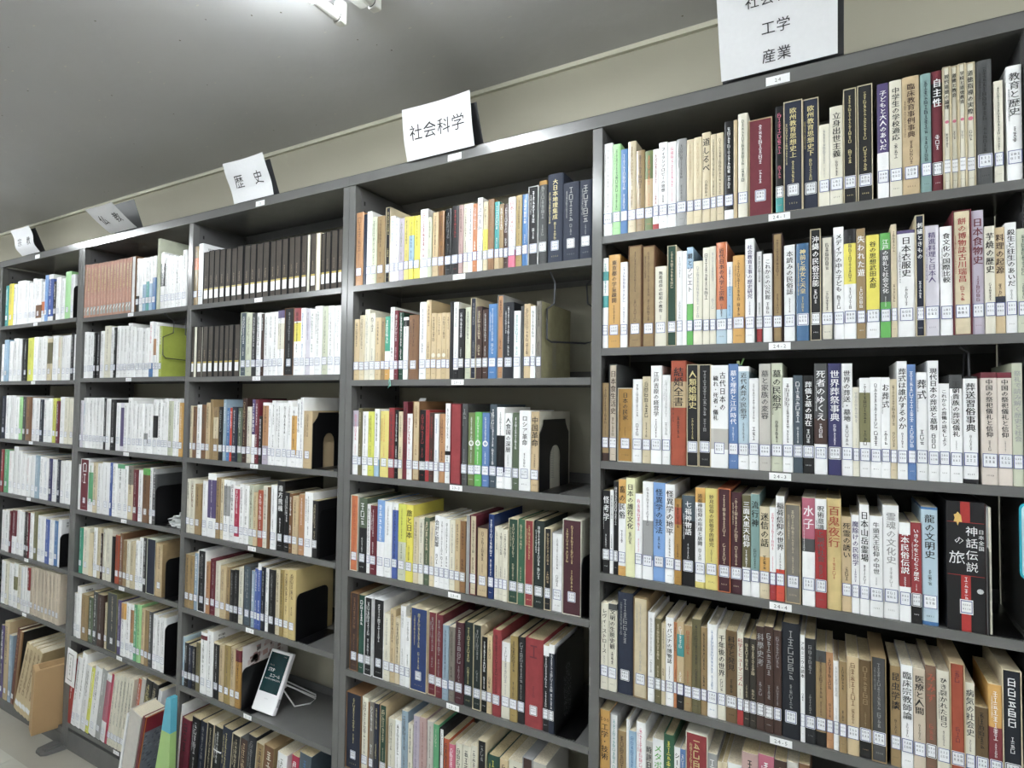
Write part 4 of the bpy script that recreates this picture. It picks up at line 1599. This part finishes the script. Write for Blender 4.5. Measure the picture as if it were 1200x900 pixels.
# ================================================================ WHITE DISPLAY DEVICE
def device():
    z = SHELF['C6']
    t = empty('display_player', (-1.312, 0.022, z+0.0085)); t.rotation_euler = (math.radians(-25), 0, math.radians(2))
    tag(t, 'white portrait display player with dark screen, propped on a low shelf', 'display')
    w, h, d = 0.116, 0.212, 0.018
    m = MB(); m.box(-w/2, w/2, 0, d, 0, h, (0.8, 0.8, 0.82)); m.obj('casing', solid_mat('white_plastic', 'f0f0f2', 0.25, 0, 0.01, 10), t, bevel=0.004)
    m = MB(); m.box(-w/2+0.009, w/2-0.012, -0.0006, 0.0006, 0.066, h-0.011)
    m.obj('screen', solid_mat('dark_screen', '10282b', 0.08, 0, 0.1, 12, hex2='1d4144'), t)
    m = MB(); R = random.Random(3)
    for i, ch in enumerate('STOP'): put_glyph(m, ch, -0.033+i*0.0085, 0.142, 0.017, -0.0009, PAL['w'])
    for i, ch in enumerate('エコール'): put_glyph(m, ch, -0.014+i*0.0135, 0.124, 0.0135, -0.0009, PAL['w'], vert=False)
    for i in range(16): pseudo(m, -0.040+i*0.0052, 0.111, 0.0048, -0.0009, PAL['w'], R)
    for i in range(4): pseudo(m, -0.034+i*0.006, 0.158, 0.005, -0.0009, PAL['s'], R)
    for i in range(3): pseudo(m, 0.022+i*0.006, 0.193, 0.004, -0.0009, PAL['s'], R)
    m.obj('screen_lettering', M_PRINT, t)
    m = MB(); m.box(w/2-0.0005, w/2+0.0012, 0.004, 0.014, 0.028, 0.056, (0.8, 0.8, 0.8)); m.obj('side_switch', solid_mat('grey_switch', '9a9a9d', 0.4), t, bevel=0.0005)
    m = MB()
    for i in range(4): pseudo(m, -0.007+i*0.005, 0.046, 0.004, -0.0006, PAL['s'], R)
    m.obj('maker_mark', M_PRINT, t)
    s = z+0.003
    m = MB()
    m.tube([(-1.30, 0.075, z+0.11), (-1.225, 0.20, s), (-1.215, 0.165, s), (-1.25, 0.12, s), (-1.272, 0.075, z+0.09)], 0.0026, (1, 1, 1), 8)
    m.tube([(-1.315, 0.085, z+0.115), (-1.25, 0.222, s), (-1.235, 0.21, s), (-1.28, 0.08, z+0.10)], 0.0026, (1, 1, 1), 8)
    o = m.obj('wire_stand', M_WHITEWIRE); tag(o, 'white wire stand propping up the display player from behind', 'stand')
device()

# magazine behind the bookend left of the device
m = MB(); m.box(-1.4035, -1.4005, 0.0, 0.205, 0.0, 0.235, lin('cfcac8'))
R = random.Random(11)
o = m.obj('magazine', M_GLOSS, None, (0, 0.004, SHELF['C6'])); tag(o, 'pale illustrated magazine standing behind the bookend next to the display', 'magazine')
m = MB()
for i in range(40):
    a, b = R.uniform(0.03, 0.18), R.uniform(0.13, 0.225); e = R.uniform(0.004, 0.012)
    m.quad((-1.4003, a-e, b-e), (-1.4003, a+e, b-e*0.6), (-1.4003, a+e, b+e), (-1.4003, a-e, b+e*0.7), R.choice([lin('8a6f6c'), lin('b9a9a6'), lin('6e6563'), lin('a88680')]))
m.obj('cover_picture', M_PRINT, o)

# ================================================================ THICK BLACK BOOK WITH RED STRIPE
for b in BOOKS:
    if b['typ'] == 'b':
        w, h = b['w'], b['h']; z = SHELF['A4']
        m = MB(); m.box(0, w, 0, 0.165, 0, h, lin('151518')); m.box(w*0.985, w+0.0004, 0.0005, 0.1655, 0.0005, h-0.0005, lin('6d2226'))
        o = m.obj('slipcased_book', M_PAPER, None, (b['x'], 0.004, z), bevel=0.0006)
        tag(o, 'thick black book with a red stripe and large white characters, fourth shelf', 'book', 'books on the fourth shelf of the nearest bay')
        m = MB(); y = -0.0003; r = lin('a83330')
        for za, zb in ((0, 0.43), (0.84, 1)):
            m.quad((w*.37, y, h*za), (w*.62, y, h*za), (w*.62, y, h*zb), (w*.37, y, h*zb), r)
        for zz in (0.43, 0.84): m.quad((0.001, y, h*zz-0.0005), (w-0.001, y, h*zz-0.0005), (w-0.001, y, h*zz+0.0005), (0.001, y, h*zz+0.0005), r)
        m.obj('red_stripe', M_PRINT, o)
        m = MB(); y = -0.0006; wc = PAL['w']; R = random.Random(2)
        for i, ch in enumerate('神話伝説'): put_glyph(m, ch, w*.66, h*(.775-i*.092), w*.33, y, wc)
        for i, ch in enumerate('日本全国'): put_glyph(m, ch, w*.90, h*(.775-i*.042), w*.15, y, wc)
        put_glyph(m, 'の', w*.33, h*.70, w*.28, y, wc); put_glyph(m, '旅', w*.27, h*.565, w*.44, y, wc)
        for i in range(4): pseudo(m, w*.5, h*(.40-i*.045), w*.15, y-0.0002, wc, R)
        m.obj('title_lettering', M_PRINT, o)
        m = MB()
        q = [(w*(.30+.10*math.cos(a)*k), y, h*(.87+.045*math.sin(a)*k)) for a, k in [(i*math.pi/6, 1+.3*math.sin(3*i)) for i in range(12)]]
        m.poly(q, lin('d8b56a'))
        m.poly([(w*(.86+.09*math.cos(a)), y, h*(.32+.02*math.sin(a))) for a in [i*math.pi/4 for i in range(8)]], lin('c9cccc'))
        m.obj('emblem', M_PRINT, o)
        m = MB(); y = -0.0008
        m.quad((w*.33, y, .034), (w*.67, y, .034), (w*.67, y, .062), (w*.33, y, .062), PAL['w'])
        m.quad((w*.35, y-.0001, .036), (w*.65, y-.0001, .036), (w*.65, y-.0001, .060), (w*.35, y-.0001, .060), PAL['_blue'])
        m.quad((w*.37, y-.0002, .0375), (w*.63, y-.0002, .0375), (w*.63, y-.0002, .0585), (w*.37, y-.0002, .0585), PAL['w'])
        for zz in (.052, .044):
            for i in range(4): pseudo(m, w*(.42+i*.055), zz, .003, y-.0003, PAL['_txt'], R)
        m.obj('call_label', M_LABEL, o)

# ================================================================ SMALL THINGS
# teal bordered card on the right post
m = MB()
def rrect(x0, x1, z0, z1, r, n=5):
    P = []
    for cx, cz, a0 in ((x1-r, z1-r, 0), (x0+r, z1-r, 90), (x0+r, z0+r, 180), (x1-r, z0+r, 270)):
        for i in range(n+1):
            a = math.radians(a0+90*i/n); P.append((cx+r*math.cos(a), cz+r*math.sin(a)))
    return P
o_, i_ = rrect(0.851, 0.965, 1.368, 1.512, 0.012), rrect(0.8545, 0.9615, 1.3715, 1.5085, 0.010)
for k in range(len(o_)):
    l = (k+1) % len(o_)
    m.quad((o_[k][0], -0.006, o_[k][1]), (i_[k][0], -0.006, i_[k][1]), (i_[l][0], -0.006, i_[l][1]), (o_[l][0], -0.006, o_[l][1]), lin('2f9fb5'))
    m.quad((o_[k][0], -0.006, o_[k][1]), (o_[l][0], -0.006, o_[l][1]), (o_[l][0], -0.003, o_[l][1]), (o_[k][0], -0.003, o_[k][1]), lin('2f9fb5'))
m.poly([(a, -0.0058, b) for a, b in i_][::-1], lin('b5d6df')); m.poly([(a, -0.003, b) for a, b in o_], lin('2f9fb5'))
o = m.obj('notice_card', M_GLOSS); tag(o, 'teal bordered pale card fixed on the outermost post at the picture edge', 'card')

# crumpled papers
def crumple(name, x, y, z, w, d, h, label, seed):
    R = random.Random(seed); m = MB(); n = 6
    for s in range(4):
        g = [[(x+w*i/n+R.uniform(-.004, .004), y+d*j/n+R.uniform(-.004, .004), z+0.002+h*(s/4)*(1-abs(i/n-.5))+R.uniform(0, h*.28)+(h*0.9*(i/n)**4 if s == 3 else 0)) for j in range(n+1)] for i in range(n+1)]
        for i in range(n):
            for j in range(n): m.quad(g[i][j], g[i+1][j], g[i+1][j+1], g[i][j+1], PAL['w'])
    o = m.obj(name, M_LABEL); tag(o, label, 'paper')
crumple('crumpled_paper', -1.925, 0.01, SHELF['D4']+0.001, 0.095, 0.10, 0.045, 'crumpled white papers lying at the end of the fourth shelf, fourth bay', 4)
def slip(x, y, z, w, h, c, label, lean=0.25, name='paper_slip', dx=0.0):
    m = MB(); m.hexa([(x, y, z), (x+w, y, z), (x+w, y+.0006, z), (x, y+.0006, z), (x+dx, y+h*lean, z+h), (x+w+dx, y+h*lean, z+h), (x+w+dx, y+h*lean+.0006, z+h), (x+dx, y+h*lean+.0006, z+h)], c)
    o = m.obj(name, M_LABEL); tag(o, label, 'bookmark' if 'ribbon' in name else 'paper slip'); return o
slip(-0.640, 0.06, SHELF['B3']+0.2355, 0.026, 0.022, PAL['w'], 'small white paper slip sticking up among the third shelf books, second bay', 0.2, dx=0.008)
slip(0.352, 0.03, SHELF['A3']+0.245, 0.004, 0.016, PAL['g2'], 'green ribbon bookmark sticking up over a dark grey book', 0.2, 'ribbon_bookmark', 0.006)
slip(0.346, 0.03, SHELF['A3']+0.243, 0.006, 0.012, lin('b7c48a'), 'pale green ribbon end folded beside the green bookmark', 0.1, 'ribbon_bookmark', -0.002)
m = MB(); zb = SHELF['B2']
m.tube([(-0.703, -0.003, zb+0.004), (-0.705, -0.005, zb-0.010), (-0.701, -0.004, zb-0.018), (-0.707, -0.005, zb-0.027)], 0.0018, lin('5f9c8e'), 6)
m.tube([(-0.703, -0.003, zb+0.002), (-0.698, -0.006, zb-0.008), (-0.697, -0.005, zb-0.022)], 0.0014, lin('8fc0b4'), 6)
o = m.obj('ribbon_bookmark', M_LABEL); tag(o, 'green ribbon bookmark hanging below the second shelf, second bay', 'bookmark')

# ---------------- large leaning books at the foot of the third post
def leaning(name, x, w, h, d, z, lean, y, spine, side, label, group, bands=(), yaw=0.0, hard=True, strokes=0, ink='w', pages=True):
    e = bpy.data.objects.new(name, None)
    m = MB(); t = 0.0025 if hard else 0.001
    m.box(0, t, 0, d, 0, h, spine); m.box(w-t, w, 0.006, d, 0, h, side); m.box(w-t, w, 0, 0.006, 0, h, spine)
    zz = [0.0]+[a for a, b, c in bands]+[h]
    m.box(t, w-t, 0, t, 0, h, spine)
    for a, b, c in bands:
        m.box(-0.0003, w+0.0003, -0.0004, 0.0005, a, b, c); m.box(w-0.0002, w+0.0004, 0, d, a, b, c)
    o = m.obj(name, M_PAPER, None, (x, y, z))
    o.rotation_euler = (0, math.radians(lean), math.radians(yaw))
    tag(o, label, 'book', group)
    m = MB(); m.box(t, w-t, t+0.0005, d-0.004, 0.003, h-0.003, PAL['_page']); m.obj('page_block', M_PAGE, o)
    if strokes:
        m = MB(); R = random.Random(int(abs(x)*1000))
        for i in range(strokes): pseudo(m, w/2, h*(0.9-i*0.055), w*0.6, -0.0006, PAL[ink], R)
        m.obj('title_lettering', M_PRINT, o)
        m = MB(); m.quad((w*.08, -.0008, .03), (w*.92, -.0008, .03), (w*.92, -.0008, .056), (w*.08, -.0008, .056), PAL['_lab']); m.obj('call_label', M_LABEL, o)
    return o
zD7 = SHELF['D7']+0.003
G = 'large books standing on the floor against the fourth bay'
leaning('picture_book', -2.036, 0.013, 0.425, 0.10, 0.003, 12, -0.115, PAL['w'], lin('2b2226'), 'thin white book leaning on the bookcase foot, leftmost of the floor stack', G, strokes=0)
leaning('picture_book', -2.012, 0.080, 0.435, 0.10, 0.019, 12, -0.115, lin('c9c5be'), lin('8f8a84'), 'thick plain grey-white book leaning beside the maroon picture book', G)
o = leaning('picture_book', -1.920, 0.016, 0.445, 0.107, 0.006, 12, -0.118, PAL['R'], lin('6f7580'), 'leaning maroon and grey patterned picture book with an orange edge', G)
m = MB(); R = random.Random(9)
m.box(0.0161, 0.0172, 0.006, 0.107, 0.38, 0.442, lin('7d2230')); m.box(0.0161, 0.0173, 0.004, 0.107, 0.442, 0.445, lin('c27a3c')); m.box(0.0161, 0.0173, 0.003, 0.006, 0.0, 0.445, lin('c27a3c'))
for i in range(220):
    a, b = R.uniform(0.012, 0.098), R.uniform(0.01, 0.37); e, g = R.uniform(.002, .006), R.uniform(.002, .006)
    m.quad((0.0166, a-e, b-g), (0.0166, a+e, b-g*.5), (0.0166, a+e, b+g), (0.0166, a-e, b+g*.6), R.choice([lin('565d6b'), lin('8d949c'), lin('4a5260'), lin('7c8790')]))
m.obj('cover_picture', M_PRINT, o)
# teal and green folder, tapering
m = MB()
def fold(za, zb, l0, l1, ca):
    m.hexa([(l0, -0.05, za), (0, -0.05, za), (0, -0.025, za), (l0+0.01, -0.025, za), (l1, -0.05, zb), (0, -0.05, zb), (0, -0.025, zb), (l1+0.004, -0.025, zb)], ca)
fold(0.0, 0.41, -0.145, -0.056, lin('a9cd84')); fold(0.4102, 0.535, -0.056, -0.032, lin('5fb0c6')); fold(0.5352, 0.543, -0.032, -0.022, lin('5fb0c6'))
o = m.obj('file_folder', M_GLOSS, None, (-1.668, -0.055, 0.001))
tag(o, 'teal over lime green folder standing on the floor before a post', 'folder')

# ---------------- farthest bay, bottom shelf
zE7 = SHELF['E7']+0.001; G = 'large volumes leaning on the bottom shelf of the farthest bay'
leaning('large_book', -3.283, 0.026, 0.41, 0.23, zE7, 8, 0.0, lin('6b4038'), lin('4b3a32'), 'tall reddish brown leaning book, left of its tan neighbour, bottom shelf', G, strokes=9, ink='t')
leaning('large_book', -3.253, 0.026, 0.40, 0.23, zE7, 8, 0.0, lin('8a6a4a'), lin('17171a'), 'tall tan-spined leaning book with a black cover, bottom shelf, farthest bay', G, strokes=0)
for i in range(4):
    leaning('bound_volume', -3.215+i*0.050, 0.047, 0.385, 0.19, zE7+0.002, 19, -0.01-i*0.004, lin('cbb993'), lin('b5a27c'),
            ['tan bound volume leaning against a black cover, first of its four', 'tan leaning bound volume, second of the four, bottom shelf', 'tan leaning bound volume, third of the four, bottom shelf', 'tan leaning bound volume next to the cardboard box'][i], G, strokes=12, ink='b')
# black case with white handwriting behind the volumes
m = MB(); m.box(-3.00, -2.745, 0.20, 0.235, 0, 0.43, lin('141417'))
o = m.obj('large_book', M_PAPER, None, (0, 0, zE7)); tag(o, 'big black case with white script standing behind the tan volumes', 'book')
m = MB(); R = random.Random(21)
for j, (xx, n) in enumerate(((-2.95, 9), (-2.98, 2))):
    for i in range(n): pseudo(m, xx+i*0.022, 0.395-j*0.035, 0.024-j*0.006, 0.1995, PAL['w'], R)
m.obj('title_lettering', M_PRINT, o)
# cardboard box
t = MB(); w, d, h = 0.070, 0.225, 0.322
t.box(0, w, 0, d, 0, h, lin('b08e62'))
o = t.obj('cardboard_box', solid_mat('brown_cardboard', 'b3946c', 0.8, 0, 0.04, 9, 0.2, 300, 0.0005), None, (-2.862, -0.080, zE7+0.022), bevel=0.0015)
o.rotation_euler = (0, math.radians(8), math.radians(-14))
tag(o, 'closed brown cardboard box jutting out of the bottom shelf beside tan volumes', 'box')
m = MB(); m.box(0.012, w-0.012, 0.02, d-0.02, h-0.0005, h+0.002, lin('9a7c55')); m.obj('box_flap', M_CARD, o)
# white card before the fourth bay
m = MB(); m.box(0, 0.085, 0, 0.0015, 0, 0.17, PAL['w'])
o = m.obj('notice_card', M_LABEL, None, (-2.700, -0.006, 0.315)); o.rotation_euler = (0, math.radians(6), 0)
tag(o, 'white card with a black ruled frame beside the cardboard box', 'card')
m = MB()
for a, b, c, d in ((.012, .060, .022, .025), (.012, .060, .145, .148), (.012, .015, .022, .148), (.057, .060, .022, .148)): m.quad((a, -.0003, c), (b, -.0003, c), (b, -.0003, d), (a, -.0003, d), PAL['k'])
R = random.Random(6)
for i in range(5): pseudo(m, .036, .125-i*.018, .014, -.0003, PAL['k'], R)
m.obj('card_frame', M_PRINT, o)

# ================================================================ CEILING LAMPS
M_TUBE = bpy.data.materials.new('fluorescent_tube'); M_TUBE.use_nodes = True
nt = M_TUBE.node_tree; nt.nodes.clear()
em = nt.nodes.new('ShaderNodeEmission'); em.inputs[0].default_value = (0.93, 0.98, 1.0, 1); em.inputs[1].default_value = LAMP_POWER
om = nt.nodes.new('ShaderNodeOutputMaterial'); nt.links.new(em.outputs[0], om.inputs[0])
def lamp(x, yend, label):
    t = empty('ceiling_lamp', (x, yend, CEIL_Z)); tag(t, label, 'ceiling lamp', 'twin tube fluorescent ceiling lamps')
    L = 1.2
    m = MB(); m.hexa([(-0.025, -L-0.03, -0.03), (0.025, -L-0.03, -0.03), (0.025, 0.04, -0.03), (-0.025, 0.04, -0.03),
                      (-0.05, -L-0.03, -0.0005), (0.05, -L-0.03, -0.0005), (0.05, 0.04, -0.0005), (-0.05, 0.04, -0.0005)], (1, 1, 1))
    m.obj('lamp_body', M_LAMPBODY, t, bevel=0.002)
    for s in (-1, 1):
        m = MB(); m.tube([(s*0.062, -L+0.06, -0.066), (s*0.062, -0.09, -0.066)], 0.0145, (1, 1, 1), 14); m.obj('tube', M_TUBE, t)
        for ya, yb in ((-0.0895, -0.012), (-L+0.012, -L+0.0595)):
            m = MB(); m.tube([(s*0.062, ya, -0.066), (s*0.062, yb, -0.066)], 0.0148, (1, 1, 1), 14); m.obj('tube_end', M_LAMPBODY, t)
        for yy in (-L-0.004, 0.0):
            m = MB(); m.box(s*0.062-0.014, s*0.062+0.014, yy-0.010, yy+0.014, -0.082, -0.02); k = m.obj('lamp_socket', M_LAMPBODY, t, bevel=0.004)
            m = MB(); yc = yy-0.0115 if yy > -0.5 else yy+0.0155
            m.tube([(s*0.062, yc-0.001, -0.066), (s*0.062, yc+0.001, -0.066)], 0.0155, (1, 1, 1), 14); m.obj('tube_cap', M_WIRE, k)
for x, y, l in ((-0.565, -0.32, 'twin tube ceiling lamp visible at the top edge of the picture'), (-3.75, -0.335, 'twin tube ceiling lamp over the farthest bay'),
                (2.35, -0.335, 'twin tube ceiling lamp beyond the nearest bay'), (-0.547, -2.4, 'twin tube ceiling lamp behind the camera'),
                (-3.75, -2.4, 'twin tube ceiling lamp over the far aisle'), (2.35, -2.4, 'twin tube ceiling lamp over the near aisle')):
    lamp(x, y, l)

for o in bpy.data.objects:
    n = o.name.split('.')[0]
    if o.parent is not None and n in ('title_lettering', 'tag_lettering', 'sign_lettering', 'screen_lettering', 'maker_mark', 'red_stripe', 'cover_picture', 'card_frame', 'emblem', 'call_label'):
        o['kind'] = 'stuff' if n != 'call_label' else o.get('kind', 'thing')
